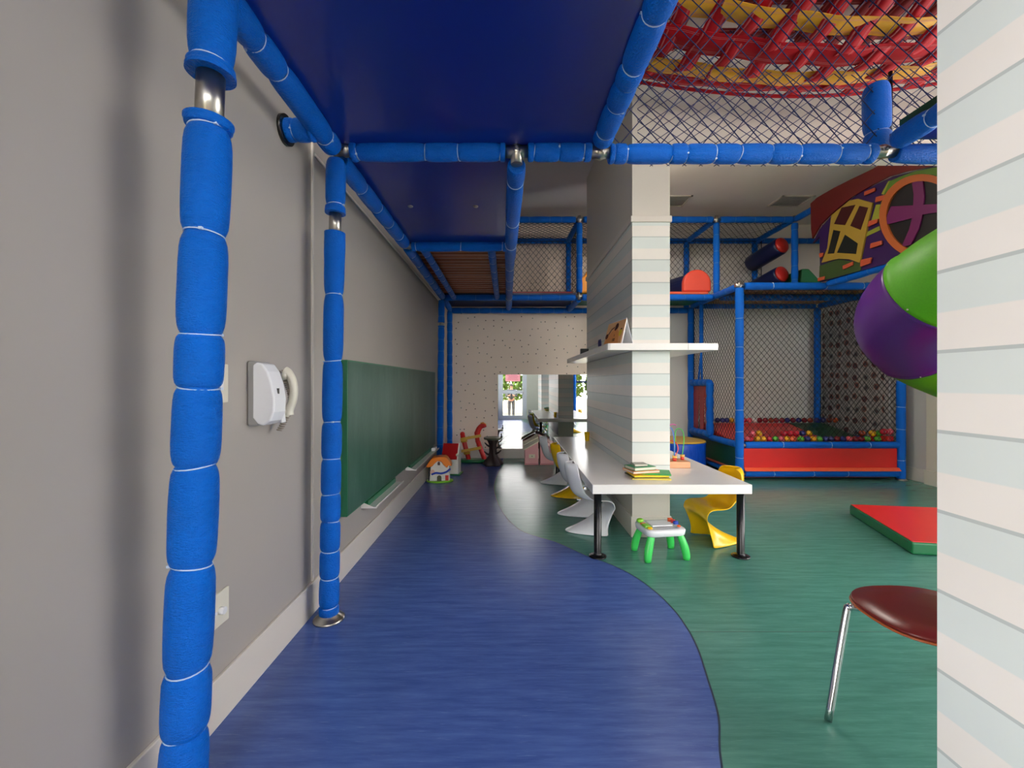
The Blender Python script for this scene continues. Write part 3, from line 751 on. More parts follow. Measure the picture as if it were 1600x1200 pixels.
net('netting', (X0+.04, Y0+.02, .53), (1, 0, 0), (0, 0, 1), X1-X0-.08, 2.11, .078, M_netk, bp, .0034)
net('netting', (X0+.02, Y0+.04, .53), (0, 1, 0), (0, 0, 1), Y1-Y0-.08, 2.11, .078, M_netk, bp, .0030)
net('netting', (X1-.02, Y0+.04, .53), (0, 1, 0), (0, 0, 1), Y1-Y0-.08, 2.11, .078, M_netk, bp, .0030)
padded((X0-.01, 7.0, 1.85), (X0-.01, 7.0, 2.66), bp, .034, 'padded_post', detail=False)
# entrance: padded frame with hanging red strips
ent = MB()
def roundtube(mb, pts, r):
    mb.tube(pts, r, 10)
xe = X0-.03
for a, b in (((xe, 6.66, .52), (xe, 6.66, 1.35)), ((xe, 7.30, .52), (xe, 7.30, 1.35)), ((xe, 6.66, 1.35), (xe, 7.30, 1.35)), ((xe, 6.66, .53), (xe, 7.30, .53))):
    a = Vector(a); b = Vector(b); L = (b-a).length; n = 4; prof = []
    for i in range(n):
        for k in range(6): u = k/6; prof.append(((i+u)*L/n, .058*(.8+.2*(1-abs(2*u-1)**3))))
    prof.append((L, .058)); ent.lathe(a, b, prof, 14)
eo = obj('entrance_frame', ent, M_foam, bp)
for y in (6.93, 7.06): obj('hanging_rope', MB().tube([(X0-.01, 7.0, 1.87), (xe, y, 1.37)], .016, 8), M_foam, eo)
for k, (ya, yb, yc, yd) in enumerate(((6.72, 6.86, 6.70, 6.80), (6.86, 7.05, 6.88, 7.00), (7.05, 7.25, 7.10, 7.25))):
    obj('hanging_strip', MB().ext([(xe, ya, 1.30), (xe, yb, 1.30), (xe, yd, .56), (xe, yc, .56)], (.008, 0, 0)), M_redd, eo)
tag(obj('white_cord', MB().tube([(5.5, 6.1, 2.3), (5.5, 6.1, .1)], .012, 8), M_plastic_white), 'thin white vertical pipe behind the net at the right end', 'pipe')
# balls
BC = {'red': (206, 40, 60), 'pink': (232, 96, 110), 'yellow': (240, 176, 30), 'green': (96, 184, 64), 'orange': (240, 110, 60), 'navy': (44, 48, 118), 'dark red': (134, 26, 40), 'brown': (150, 62, 40), 'white': (225, 225, 225)}
def ball(px, py, d, col, label, group, name='plastic_ball'):
    x, y, z = W(px, py, d)
    if col not in BALLM:
        BALLM[col] = obj(name, MB().ball((0, 0, 0), .043, 18, 12), mat(col.replace(' ', '_')+'_ball_plastic', BC[col], .25, var=.03)); o = BALLM[col]
    else:
        o = BALLM[col].copy(); C.objects.link(o)
    o.location = (x, y, z); tag(o, label, 'ball', group)
BALLM = {}
front = [(190, 1, 'pink'), (215, 1, 'red'), (232, 0, 'pink'), (288, 0, 'yellow'), (275, 1, 'yellow'), (323, 1, 'yellow'), (372, 1, 'red'), (420, 1, 'green'), (468, 1, 'pink'), (512, 1, 'yellow'), (560, 1, 'orange'), (490, 0, 'red'), (537, 0, 'red'), (586, 0, 'red'),
         (625, 1, 'green'), (640, 0, 'navy'), (675, 1, 'navy'), (692, 0, 'yellow'), (727, 1, 'yellow'), (775, 1, 'green'), (825, 1, 'navy'), (870, 1, 'navy'), (917, 1, 'dark red'), (966, 1, 'navy'), (1014, 1, 'pink'), (1066, 1, 'dark red'), (1112, 1, 'dark red'), (1120, 0, 'brown'), (1160, 1, 'green'), (1200, 0, 'yellow'), (1245, 1, 'green'), (1258, 0, 'green'), (1310, 2, 'red'), (1360, 2, 'pink')]
last = None
rank = {}
def where(px):
    return 'near the left post' if px < 1215 else 'left of the middle' if px < 1265 else 'at the middle' if px < 1310 else 'right of the middle' if px < 1350 else 'near the right post'
ordw = ['leftmost', 'second', 'third', 'fourth', 'fifth', 'sixth', 'seventh', 'eighth', 'ninth', 'tenth', 'eleventh']
for row, nm in ((1, 'lower front row'), (0, 'upper front row'), (2, 'red block at right end')):
    cnt = {}
    for X, rw_, col in sorted([f for f in front if f[1] == row]):
        k = cnt.get(col, 0); cnt[col] = k+1
        px = 1130+X/5.16; py = {1: 686.0, 0: 677.0, 2: 674.5}[row]
        tot = sum(1 for f in front if f[1] == row and f[2] == col)
        place = f'{ordw[k]} from left of the {col} ones in' if tot > 1 and k > 0 else (f'leftmost {col} one in' if tot > 1 else f'only {col} one in')
        ball(px if row != 2 else px-3, py, {1: 6.03, 0: 6.06, 2: 5.96}[row], col, f'{col} ball, {place} the {nm}' if row != 2 else f'{col} plastic ball on the red block at the right end', 'balls in the front rows of the ball pit')
back = [(1163, 'red'), (1171, 'pink'), (1179, 'white'), (1187, 'dark red'), (1196, 'dark red'), (1205, 'brown'), (1213, 'dark red'), (1222, 'dark red'), (1230, 'navy'), (1239, 'dark red'), (1248, 'navy'), (1257, 'dark red'), (1266, 'brown'), (1276, 'navy'), (1286, 'navy'), (1296, 'brown'), (1305, 'orange'), (1314, 'dark red'), (1324, 'navy')]
side = [(1121, 'navy'), (1129, 'navy'), (1136, 'navy'), (1143, 'yellow')]
cnt = {}
for px, col in back:
    k = cnt.get(col, 0); cnt[col] = k+1
    ball(px, 656.5, 7.22, col, f'{col} plastic ball, {ordw[k]} {col} one from left in the back row' if k else f'{col} plastic ball, leftmost {col} one in the shaded back row', 'balls in the back row of the ball pit')
for i, (px, col) in enumerate(side):
    ball(px, 656.5, 7.24, col, f'{col} plastic ball, {["leftmost", "second", "third", "fourth"][i]} of four behind the left side net', 'balls behind the left side net')

# soft blue block with yellow top
fb = thing('soft_block', 'blue vinyl soft block with yellow top between pillar and ball pit', 'soft play block', (2.7, 6.75, 0))
bpoly = []
for i in range(28):
    a = 2*PI*i/28; bpoly.append((.37*abs(math.cos(a))**.75*math.copysign(1, math.cos(a)), .40*abs(math.sin(a))**.75*math.copysign(1, math.sin(a))))
rot = R(12)
bpoly = [(x*math.cos(rot)-y*math.sin(rot), x*math.sin(rot)+y*math.cos(rot)) for x, y in bpoly]
mb = MB(); rs = []
for z, s in ((.005, .97), (.05, 1), (.25, .99), (.40, 1), (.425, .985)): rs.append([(x*s+.0, y*s, z) for x, y in bpoly])
mb.rings(rs)
def creased():
    k = NT('blue_creased_vinyl'); v = k.coord('Object', (1, 1, .15)); n = k.noise(v, 16, 3, .6); k.bump(n, .9, .02)
    n2 = k.noise(v, 5, 2); k.l(k.mix(n2, lin((10, 60, 170)), lin((18, 84, 204))), k.b.inputs['Base Color']); k.b.inputs['Roughness'].default_value = .22; return k.m
obj('block_body', mb, creased(), fb)
obj('block_top', MB().rings([[(x*s, y*s, z) for x, y in bpoly] for z, s in ((.425, .99), (.445, .985), (.45, .96))]), mat('mustard_vinyl', (214, 172, 66), .35), fb)

# ------------------------------------------------------------------ table round the pillar, shelf
tb = thing('long_table', 'long white laminate table built around the striped pillar on black legs', 'table', (0, 0, 0))
TX0, TX1, TY0, TY1 = .634, 1.845, 3.20, 6.02
ZT = .577
top = MB().box((TX0, TY0, ZT-.072), (TX1, 3.698, ZT)).box((TX0, 5.852, ZT-.072), (TX1, TY1, ZT)).box((TX0, 3.698, ZT-.072), (1.079, 5.852, ZT)).box((1.413, 3.698, ZT-.072), (TX1, 5.852, ZT))
# one clean frame-shaped top
def frame_top(x0, x1, y0, y1, a0, a1, b0, b1, z0, z1):
    mb = MB(); o = [(x0, y0), (x1, y0), (x1, y1), (x0, y1)]; i = [(a0, b0), (a1, b0), (a1, b1), (a0, b1)]
    mb.v += [(x, y, z1) for x, y in o]+[(x, y, z1) for x, y in i]+[(x, y, z0) for x, y in o]+[(x, y, z0) for x, y in i]
    for k in range(4):
        j = (k+1) % 4
        mb.face((k, j, 4+j, 4+k)); mb.face((8+j, 8+k, 12+k, 12+j)); mb.face((j, k, 8+k, 8+j)); mb.face((4+k, 4+j, 12+j, 12+k))
    return mb
obj('tabletop', frame_top(TX0, TX1, TY0, TY1, 1.079, 1.413, 3.698, 5.852, ZT-.072, ZT), M_white, tb, bevel=.004)
for x, y in ((.69, 3.28), (1.80, 3.28), (.69, 5.95), (1.80, 5.95)):
    obj('leg', MB().lathe((x, y, .001), (x, y, 1), [(0, .067), (.008, .067), (.012, .056), (.018, .032), (.03, .029), (ZT-.072, .029)], 24), M_black, tb)
sh = thing('wall_shelf', 'white laminate shelf wrapped round the striped pillar above the table', 'shelf', (0, 0, 0))
z0, z1 = 1.628, 1.685
def shelf_mesh():
    mb = MB(); c = .05
    out = [(.85+c, 3.58), (1.775, 3.58), (1.775, 6.06), (.82, 6.06), (.82, 3.62+.02), (.83, 3.60)]
    out = [(.86, 3.58), (1.775, 3.58), (1.775, 6.06), (.835, 6.06), (.835, 3.61), (.842, 3.588)]
    inn = [(1.0795, 3.698), (1.4125, 3.698), (1.4125, 5.852), (1.0795, 5.852), (1.0795, 3.74), (1.0795, 3.71)]
    n = 6
    mb.v += [(x, y, z1) for x, y in out]+[(x, y, z1) for x, y in inn]+[(x, y, z0) for x, y in out]+[(x, y, z0) for x, y in inn]
    for k in range(n):
        j = (k+1) % n
        mb.face((k, j, n+j, n+k)); mb.face((2*n+j, 2*n+k, 3*n+k, 3*n+j)); mb.face((j, k, 2*n+k, 2*n+j)); mb.face((n+k, n+j, 3*n+j, 3*n+k))
    return mb
obj('shelf_board', shelf_mesh(), M_white, sh, bevel=.002)
obj('joint_line', MB().box((1.520, 3.5785, z0+.002), (1.5225, 3.581, z1-.002)), mat('joint_grey', (150, 146, 140), .5), sh)

# calendar on the shelf (stands as a tent)
cal = thing('desk_calendar', 'tent shaped tan desk calendar with brown drawing on the pillar shelf', 'calendar', (.985, 3.83, z1+.001), R(11))
# local: ridge along y, covers lean to -x / +x
H_, Lc, hw = .225, .36, .062
M_calf = mat('tan_card', (224, 172, 124), .6, var=.06)
cov = MB().ext([(-hw, -Lc/2, 0), (-hw, Lc/2, 0), (0, Lc/2, H_), (0, -Lc/2, H_)], (.004, 0, .001))
cv = obj('front_cover', cov, M_calf, cal)
obj('back_cover', MB().ext([(hw, -Lc/2, 0), (hw, Lc/2, 0), (0, Lc/2, H_), (0, -Lc/2, H_)], (-.004, 0, .001)), M_plastic_white, cal)
obj('pages', MB().ext([(-hw+.012, -Lc/2-.002, 0), (-hw+.012, Lc/2-.01, 0), (-.002, Lc/2-.01, H_-.012), (-.002, -Lc/2-.002, H_-.012)], (.008, 0, 0)), M_plastic_white, cal)
def cp(u, v, off=.002):   # u across (0 far..1 near), v up 0..1, on the front cover
    y = Lc/2-u*Lc; x = -hw+hw*v; z = H_*v; n = Vector((-H_, 0, hw)).normalized()
    return Vector((x, y, z))+n*off
def cpoly(pts, m, name, off=.0015):
    P = [cp(u, v, off) for u, v in pts]; n = Vector((-H_, 0, hw)).normalized()
    obj(name, MB().ext(P, n*.0008), m, cv)
M_brn = mat('brown_ink', (84, 34, 24), .6); M_pap = mat('ochre_ink', (226, 150, 84), .6); M_yel = mat('yellow_ink', (222, 196, 40), .6)
cpoly([(.0, .02), (.12, .30), (.28, .55), (.45, .68), (.62, .66), (.78, .50), (.86, .02)], M_pap, 'printed_hill', .001)
def blob(u, v, a, b, n=14): return [(u+a*math.cos(2*PI*i/n), v+b*math.sin(2*PI*i/n)) for i in range(n)]
cpoly(blob(.58, .76, .085, .13), M_brn, 'printed_blob'); cpoly(blob(.53, .66, .05, .07), M_brn, 'printed_blob')
cpoly(blob(.10, .42, .085, .11), M_brn, 'printed_blob'); cpoly([(.16, .52), (.30, .70), (.46, .76), (.46, .72), (.31, .65), (.19, .47)], M_brn, 'printed_band')
cpoly(blob(.86, .46, .07, .14), M_yel, 'printed_blob'); cpoly(blob(.87, .60, .045, .04), M_brn, 'printed_blob')
def textobj(s, size, m, root, Mx, name='lettering'):
    cu = bpy.data.curves.new(name, 'FONT'); cu.body = s; cu.size = size; cu.align_x = 'CENTER'; cu.extrude = .0004
    o = bpy.data.objects.new(name, cu); C.objects.link(o); me = bpy.data.meshes.new_from_object(o); bpy.data.objects.remove(o)
    o = bpy.data.objects.new(name, me); me.materials.append(m); C.objects.link(o); o.parent = root; o.matrix_local = Mx; return o
nrm = Vector((-H_, 0, hw)).normalized(); uax = Vector((0, -1, 0)); vax = Vector((hw, 0, H_)).normalized()
for s, size, u, v in (('100', .042, .55, .16), ('\u00b1', .034, .55, .36)):
    p = cp(u, v, .0025); Mx = Matrix(((uax.x, vax.x, nrm.x, p.x), (uax.y, vax.y, nrm.y, p.y), (uax.z, vax.z, nrm.z, p.z), (0, 0, 0, 1)))
    textobj(s, size, M_brn, cv, Mx)
tag(obj('toy_box', MB().box((.885, 5.2, z1+.001), (.985, 5.26, z1+.085)), M_black, bevel=.004), 'small black box at the far end of the pillar shelf', 'box')
sci = thing('scissors', 'dark blue handled scissors lying on the shelf behind the calendar', 'scissors', (.90, 4.18, z1))
for s in (-1, 1):
    obj('handle', MB().tube([(.0+.0, s*.028+.022*math.cos(a), .055+.035*math.sin(a)) for a in [2*PI*i/16 for i in range(16)]], .0065, 8, closed=True), mat('navy_plastic', (30, 28, 90), .3), sci)
obj('blade', MB().box((-.003, -.012, .0), (.003, .012, .03)), M_steel, sci)
tag(obj('card_stack', MB().box((.955, 4.09, z1+.001), (1.0, 4.16, z1+.075)), M_plastic_cream, bevel=.003), 'cream card stack between the scissors and the calendar', 'cards')

# books and folders on the table by the pillar
def book(cx_, cy_, z, sx, sy, sz, rz, cover, label, pages=True, name='picture_book'):
    o = thing(name, label, 'book', (cx_, cy_, z), rz, 'books stacked on the table')
    if pages and sz > .01:
        c = .003
        obj('cover', MB().box((-sx/2, -sy/2, 0), (sx/2, sy/2, c)).box((-sx/2, -sy/2, sz-c), (sx/2, sy/2, sz)).box((-sx/2, sy/2-c, 0), (sx/2, sy/2, sz)), cover, o)
        obj('pages', MB().box((-sx/2+.003, -sy/2+.003, c), (sx/2-.003, sy/2-c, sz-c)), M_plastic_cream, o)
    else:
        obj('cover', MB().box((-sx/2, -sy/2, 0), (sx/2, sy/2, sz)), cover, o, bevel=.001)
    return o
z = ZT+.001
BK = [(1.145, 3.46, .30, .22, .010, -6, (226, 206, 92), 'yellow folder at the bottom of the stack on the table', 0),
      (1.13, 3.47, .29, .20, .008, 8, (60, 62, 40), 'dark olive folder second from the bottom of the stack', 0),
      (1.135, 3.46, .28, .20, .012, 2, (240, 206, 40), 'bright yellow folder in the middle of the stack', 0),
      (1.17, 3.48, .30, .19, .010, -16, (44, 166, 78), 'bright green folder sticking out at the right of stack', 0),
      (1.09, 3.48, .24, .17, .018, 14, (236, 150, 92), 'orange and pink board book above the folders', 1),
      (1.085, 3.49, .20, .15, .026, 18, (34, 140, 84), 'thick green and white book near the top of the stack', 1),
      (1.08, 3.50, .11, .09, .016, 5, (168, 160, 146), 'small grey book on the very top of the stack', 1)]
for cx_, cy_, sx, sy, sz, a, col, lab, pg in BK:
    book(cx_, cy_, z, sx, sy, sz, R(a), mat('book_cover_%d_%d_%d' % col, col, .45), lab, pg); z += sz+.0008
# bead maze
bz = thing('bead_maze', 'wooden bead maze toy with coloured wires on the table corner', 'toy', (1.535, 3.90, ZT+.001))
obj('wooden_base', MB().box((-.115, -.09, 0), (.105, .09, .058)), mat('light_wood', (216, 160, 118), .5, var=.15, scale=(1, 6, 6)), bz, bevel=.004)
for (x, y) in ((-.02, -.04), (.075, .02)):
    obj('bead', MB().cyl((x, y, .058), (x, y, .085), .017, 16), mat('red_bead', (214, 60, 44), .3), bz)
    obj('bead', MB().cyl((x, y, .085), (x, y, .105), .021, 16), mat('yellow_bead', (232, 178, 90), .3), bz)
def wire(pts, c, nm):
    obj('wire', MB().tube(smooth(pts, 6), .0042, 6), mat(nm, c, .35), bz)
wire([(.075, .02, .10), (.09, .02, .25), (.07, .02, .335), (.02, .03, .33), (.01, .03, .2), (.0, .03, .058)], (70, 190, 70), 'green_wire')
wire([(-.02, -.04, .1), (-.03, -.04, .3), (-.05, .0, .36), (-.1, .0, .3), (-.1, .0, .058)], (70, 130, 220), 'blue_wire')
wire([(-.02, -.04, .1), (.015, -.03, .16), (.0, -.02, .22), (-.06, 0, .24), (-.09, 0, .22)], (222, 70, 60), 'red_wire')
wire([(-.1, .04, .06), (-.09, .02, .3), (-.04, .0, .385), (.01, 0, .38)], (220, 90, 170), 'pink_wire')
# cup
cup = tag(obj('plastic_cup', MB().lathe((0, 0, 0), (0, 0, 1), [(0, .026), (.003, .028), (.115, .036), (.115, .033), (.008, .025)], 24, caps=True), M_yellow, loc=(1.040, 5.62, ZT+.001)), 'yellow plastic cup at the far end of the white table', 'cup')

# ------------------------------------------------------------------ curved one-piece chairs
def chair_mesh():
    # profile rows: (x, z, half width, mode)
    rows = []
    U = 15
    def addrow(fn): rows.append([fn(-1+2*j/(U-1)) for j in range(U)])
    S = .75
    back = [(-.262, .830, .10), (-.268, .815, .165), (-.270, .78, .205), (-.262, .72, .228), (-.245, .65, .235), (-.222, .57, .228), (-.195, .50, .222), (-.155, .445, .225), (-.10, .412, .232), (-.03, .400, .240), (.06, .402, .247), (.14, .412, .250), (.20, .414, .250), (.245, .402, .250), (.268, .375, .250), (.276, .34, .248)]
    nb = len(back)
    for i, (x, z, w_) in enumerate(back):
        t = i/(nb-1)
        def fn(u, x=x, z=z, w_=w_, t=t):
            y = w_*u
            if t < .45: return ((x+.125*abs(u)**2.2)*S, y*S, z*S)
            k = (t-.45)/.55
            lift = .035*(1-k)*u*u - .03*max(0, k-.2)*abs(u)**4
            return ((x+.125*abs(u)**2.2*(1-k)**2)*S, y*S, (z+lift)*S)
        addrow(fn)
    M = 12
    for i in range(1, M+1):
        t = i/M
        z = .34*(1-t)
        xf = .276-.02*math.sin(t*PI)-.10*t**1.6+.03*t**6
        # the middle of the sheet sweeps backwards towards the floor
        xm = xf-(.06*math.sin(min(1, t*1.6)*PI/2)+.12*t+.30*t**3.2)
        wd = .248-.045*math.sin(t*PI*.85)+.012*t
        def fn(u, xf=xf, xm=xm, wd=wd, z=z, t=t):
            s = (1-abs(u)**2.2)
            return ((xf+(xm-xf)*s)*S, wd*u*S*(1), z*S)
        addrow(fn)
    mb = MB(); mb.rings([[Vector(p) for p in r] for r in rows], closed=False, caps=False)
    return mb
def chair(label, m, x, y, rz, group):
    o = obj('moulded_chair', chair_mesh(), m, loc=(x, y, .004), rot=(0, 0, rz), solid=.010, sub=1)
    return tag(o, label, 'chair', group)
G = 'small moulded chairs around the long white table'
chair('nearest white moulded chair tucked under the left side of table', M_plastic_white, .715, 3.86, R(2), G)
chair('second nearest white moulded chair on the left side of table', M_plastic_white, .70, 4.36, R(3), G)
chair('yellow moulded chair between white chairs on the left of table', M_yellow, .70, 5.04, R(2), G)
chair('farthest white moulded chair on the left side by the toy houses', M_plastic_white, .62, 5.70, R(-2), G)
chair('yellow moulded chair alone at the right side of the table', M_yellow, 1.785, 3.61, R(186), G)

# ------------------------------------------------------------------ toddler activity table
at = thing('activity_table', 'small toddler activity table with white tray and bright green legs', 'toy table', (1.185, 3.315, 0), R(8))
tp = MB()
def rr(w_, h_, c, z, n=5):
    pts = []
    for sx, sy, a0 in ((1, -1, -90), (1, 1, 0), (-1, 1, 90), (-1, -1, 180)):
        for k in range(n+1):
            a = R(a0+90*k/n); pts.append((sx*(w_-c)+c*math.cos(a), sy*(h_-c)+c*math.sin(a), z))
    return pts
tp.rings([rr(.150, .118, .05, .182), rr(.158, .125, .05, .19), rr(.162, .13, .05, .225), rr(.158, .126, .05, .232), rr(.10, .085, .02, .236), rr(.095, .08, .02, .222)])
obj('tray', tp, M_plastic_white, at)
obj('drawing_board', MB().box((-.085, -.045, .236), (.085, .072, .246)), M_plastic_white, at, bevel=.004)
M_gr = mat('bright_green_plastic', (64, 204, 92), .28, var=.04); M_lg = mat('lime_plastic', (132, 200, 52), .3); M_or = mat('orange_plastic', (236, 98, 42), .3); M_bl = mat('blue_plastic', (38, 70, 180), .3); M_rd = mat('red_plastic', (206, 40, 36), .3)
for sx, sy in ((-1, -1), (1, -1), (-1, 1), (1, 1)):
    rs = []
    for i in range(9):
        t = i/8; z = .195*(1-t)+.001
        cxx = sx*(.112+.045*math.sin(t*PI/2)); cyy = sy*(.088+.028*math.sin(t*PI/2)); ww = .026+.006*math.sin(t*PI)
        rs.append([(cxx+ww*math.cos(a), cyy+ww*.8*math.sin(a), z) for a in [2*PI*k/14 for k in range(14)]])
    obj('leg', MB().rings(rs), M_gr, at)
obj('slider', MB().ext([(-.155, -.07, .236), (-.105, -.07, .236), (-.105, .0, .236), (-.155, .0, .236)], (0, 0, .018)), M_lg, at, bevel=.006)
obj('xylophone_key', MB().box((-.150, .005, .236), (-.11, .03, .25)), M_or, at, bevel=.003)
obj('frog_button', MB().ball((-.128, .075, .252), .03, 14, 8, sq=(1, .8, .6)), M_lg, at)
obj('button', MB().ball((-.122, -.082, .243), .02, 12, 8, sq=(1, 1, .5)), M_yellow, at)
obj('roller', MB().cyl((.105, .075, .247), (.14, .06, .247), .016, 14), M_or, at)
obj('roller', MB().cyl((.112, .035, .247), (.142, .03, .247), .014, 14), M_rd, at)
obj('roller', MB().cyl((.115, .0, .247), (.148, -.005, .247), .014, 14), M_bl, at)
obj('button', MB().ball((.125, -.06, .240), .016, 12, 8, sq=(1, 1, .5)), M_or, at)

# ------------------------------------------------------------------ gym mat, red chair
gm = thing('gym_mat', 'thick red topped gym mat with green sides on the green floor', 'mat', (0, 0, 0))
mp = [(3.16, 3.31), (4.28, 3.12), (4.62, 4.18), (3.50, 4.34)]
obj('mat_side', MB().ext([(x, y, .002) for x, y in mp], (0, 0, .098)), M_green, gm, bevel=.015, segs=3)
cxm = sum(p[0] for p in mp)/4; cym = sum(p[1] for p in mp)/4
obj('mat_top', MB().ext([(cxm+(x-cxm)*.985, cym+(y-cym)*.985, .098) for x, y in mp], (0, 0, .006)), M_red, gm, bevel=.003)

rc = thing('padded_chair', 'dark red padded chair with chrome legs beside the near pillar', 'chair', (1.645, 1.635, 0), R(0))
def seat_outline(k=1.0, n=44):
    pts = []
    for i in range(n):
        a = 2*PI*i/n; e = .72
        pts.append((.245*k*abs(math.cos(a))**e*math.copysign(1, math.cos(a)), .215*k*abs(math.sin(a))**e*math.copysign(1, math.sin(a))))
    return pts
def sz_(x, y): return .452+.05*min(0, 0)+.25*(x*x)*.35*(1 if x < 0 else 1.2)*-1+.10*y*y
def seat_mb(z0_, z1_, k0=1.0, edge=.006):
    mb = MB(); rs = []
    for k, z in ((.001, z0_), (.5*k0, z0_), (k0-.02, z0_), (k0, (z0_+z1_)/2), (k0-.02, z1_), (.6*k0, z1_+edge), (.001, z1_+edge)):
        rs.append([(x, y, z+sz_(x, y)-.452) for x, y in seat_outline(k)])
    mb.rings(rs, caps=False); return mb
obj('plywood_shell', seat_mb(.440, .448, 1.0, 0), mat('plywood_edge', (176, 92, 52), .35, var=.1), rc)
obj('seat_cushion', seat_mb(.448, .462, .985, .010), mat('burgundy_leatherette', (112, 30, 26), .30, var=.08, bump=.05, bs=80), rc)
for pts in ([(.0, .0, .43), (-.14, .06, .43), (-.215, .09, .430), (-.245, .10, .425), (-.262, .10, .39), (-.375, .045, .006)],
            [(.0, .03, .43), (.15, .10, .43), (.26, .20, .42), (.29, .23, .38), (.42, .36, .006)], [(.0, -.03, .43), (.12, -.12, .43), (.18, -.18, .42), (.20, -.21, .38), (.27, -.29, .006)]):
    obj('leg', MB().tube(smooth(pts, 6), .0132, 12), M_chrome, rc)
mb = MB(); rs = []
for k in range(9):
    t = k/8; z = .455+.36*t; wv_ = .12+.10*math.sin(t*PI*.8)
    rs.append([(.23+.10*t-.03*(1-(2*j/8-1)**2)+ .0, wv_*(2*j/8-1), z) for j in range(9)])
mb.rings(rs, closed=False, caps=False)
obj('backrest', mb, MATS['burgundy_leatherette'], rc, solid=.014, sub=1)

# ------------------------------------------------------------------ left wall items
cb = thing('chalkboard', 'large green chalkboard mounted low along the grey wall', 'chalkboard', (0, 0, 0))
b0 = obj('board', MB().box((XL+.002, 2.90, .427), (XL+.045, 6.37, 1.508)), M_chalkedge, cb, bevel=.002)
obj('writing_surface', MB().box((XL+.045, 2.915, .437), (XL+.0465, 6.36, 1.498)), M_chalk, cb)
for y0_, y1_ in ((3.30, 4.15), (4.72, 6.25)):
    ty = thing('chalk_tray', 'white chalk tray under the near half of the chalkboard' if y0_ < 4 else 'white chalk tray under the far half of the chalkboard', 'tray', (XL, y0_, .37), 0, 'chalk trays under the chalkboard')
    L = y1_-y0_
    obj('tray_ledge', MB().box((0.002, 0, 0), (.125, L, .010)).box((.117, 0, 0), (.125, L, .02)), M_white, ty, bevel=.002)
    obj('tray_end', MB().ext([(.002, 0, 0), (.125, 0, 0), (.002, 0, .05)], (0, -.006, 0)), M_white, ty)
    obj('tray_back', MB().box((.003, .02, .01), (.05, L-.02, .052)), M_chalkedge, ty)
tag(obj('board_eraser', MB().box((XL+.06, 5.95, .382), (XL+.12, 6.12, .43)), M_plastic_white, bevel=.014), 'white board eraser at the far end of the chalk tray', 'eraser')

it = thing('wall_intercom', 'white box wall intercom with cream handset and coiled cord', 'intercom', (XL, 1.86, 1.16))
def prof_box(pts, y0_, y1_): return MB().ext([(x, y0_, z) for x, z in pts], (0, y1_-y0_, 0))
obj('back_plate', prof_box([(.002, .0), (.05, -.0), (.05, .27), (.03, .285), (.002, .285)], .002, .125), mat('grey_plastic', (150, 148, 146), .4), it, bevel=.006)
obj('housing', prof_box([(.028, .035), (.05, .008), (.075, .0), (.105, .02), (.122, .06), (.124, .12), (.112, .19), (.095, .24), (.07, .275), (.045, .28), (.028, .268)], -.004, .10), M_plastic_white, it, bevel=.008, segs=3)
obj('cradle', prof_box([(.002, .03), (.06, .0), (.09, .0), (.08, .10), (.055, .16), (.002, .2)], .126, .165), M_plastic_white, it, bevel=.006)
obj('speaker_mark', MB().box((.116, .03, .135), (.1205, .045, .165)), M_black, it)
hs = obj('handset', MB().tube(smooth([(.085, .19, .035), (.088, .19, .06), (.105, .19, .10), (.112, .19, .15), (.105, .19, .20), (.085, .19, .235), (.07, .19, .245)], 5), lambda t: .019+.006*abs(2*t-1)**2, 14), M_plastic_cream, it)
obj('earpiece', MB().cyl((.055, .19, .225), (.085, .19, .232), .024, 18), M_plastic_cream, hs)
obj('earpiece', MB().cyl((.055, .19, .05), (.085, .19, .048), .024, 18), M_plastic_cream, hs)
coil = []
for i in range(360):
    t = i/359; a = t*2*PI*30
    cx2 = .05+.02*math.sin(t*PI); cy2 = .175+.07*math.sin(t*PI)*1.0; cz2 = .25-.29*t
    coil.append((cx2+.013*math.cos(a), cy2+.013*math.sin(a), cz2))
obj('coiled_cord', MB().tube(coil, .0028, 5), mat('cord_brown', (150, 140, 126), .4), it)

sw = thing('light_switch', 'cream light switch plate on the grey wall behind the post', 'light switch', (XL, 1.62, 1.27))
obj('plate', MB().box((.001, 0, 0), (.010, .105, .155)), M_plastic_cream, sw, bevel=.003)
obj('rocker', MB().box((.010, .035, .05), (.016, .07, .105)), M_plastic_white, sw, bevel=.002)
ol = thing('wall_outlet', 'white wall outlet with a small plug cover near the baseboard', 'outlet', (XL, 1.60, .385))
obj('plate', MB().box((.001, 0, 0), (.010, .130, .135)), M_plastic_cream, ol, bevel=.003)
obj('plug', MB().cyl((.010, .075, .062), (.030, .075, .062), .014, 16).cyl((.010, .05, .062), (.014, .05, .062), .006, 10), M_plastic_white, ol)

# ------------------------------------------------------------------ mirror on the back wall
mi = thing('wall_mirror', 'wide frameless wall mirror low on the dotted back wall', 'mirror', (0, 0, 0))
obj('mirror_glass', MB().box((-.195, YB-.008, .172), (2.45, YB-.001, 1.495)), M_mirror, mi)

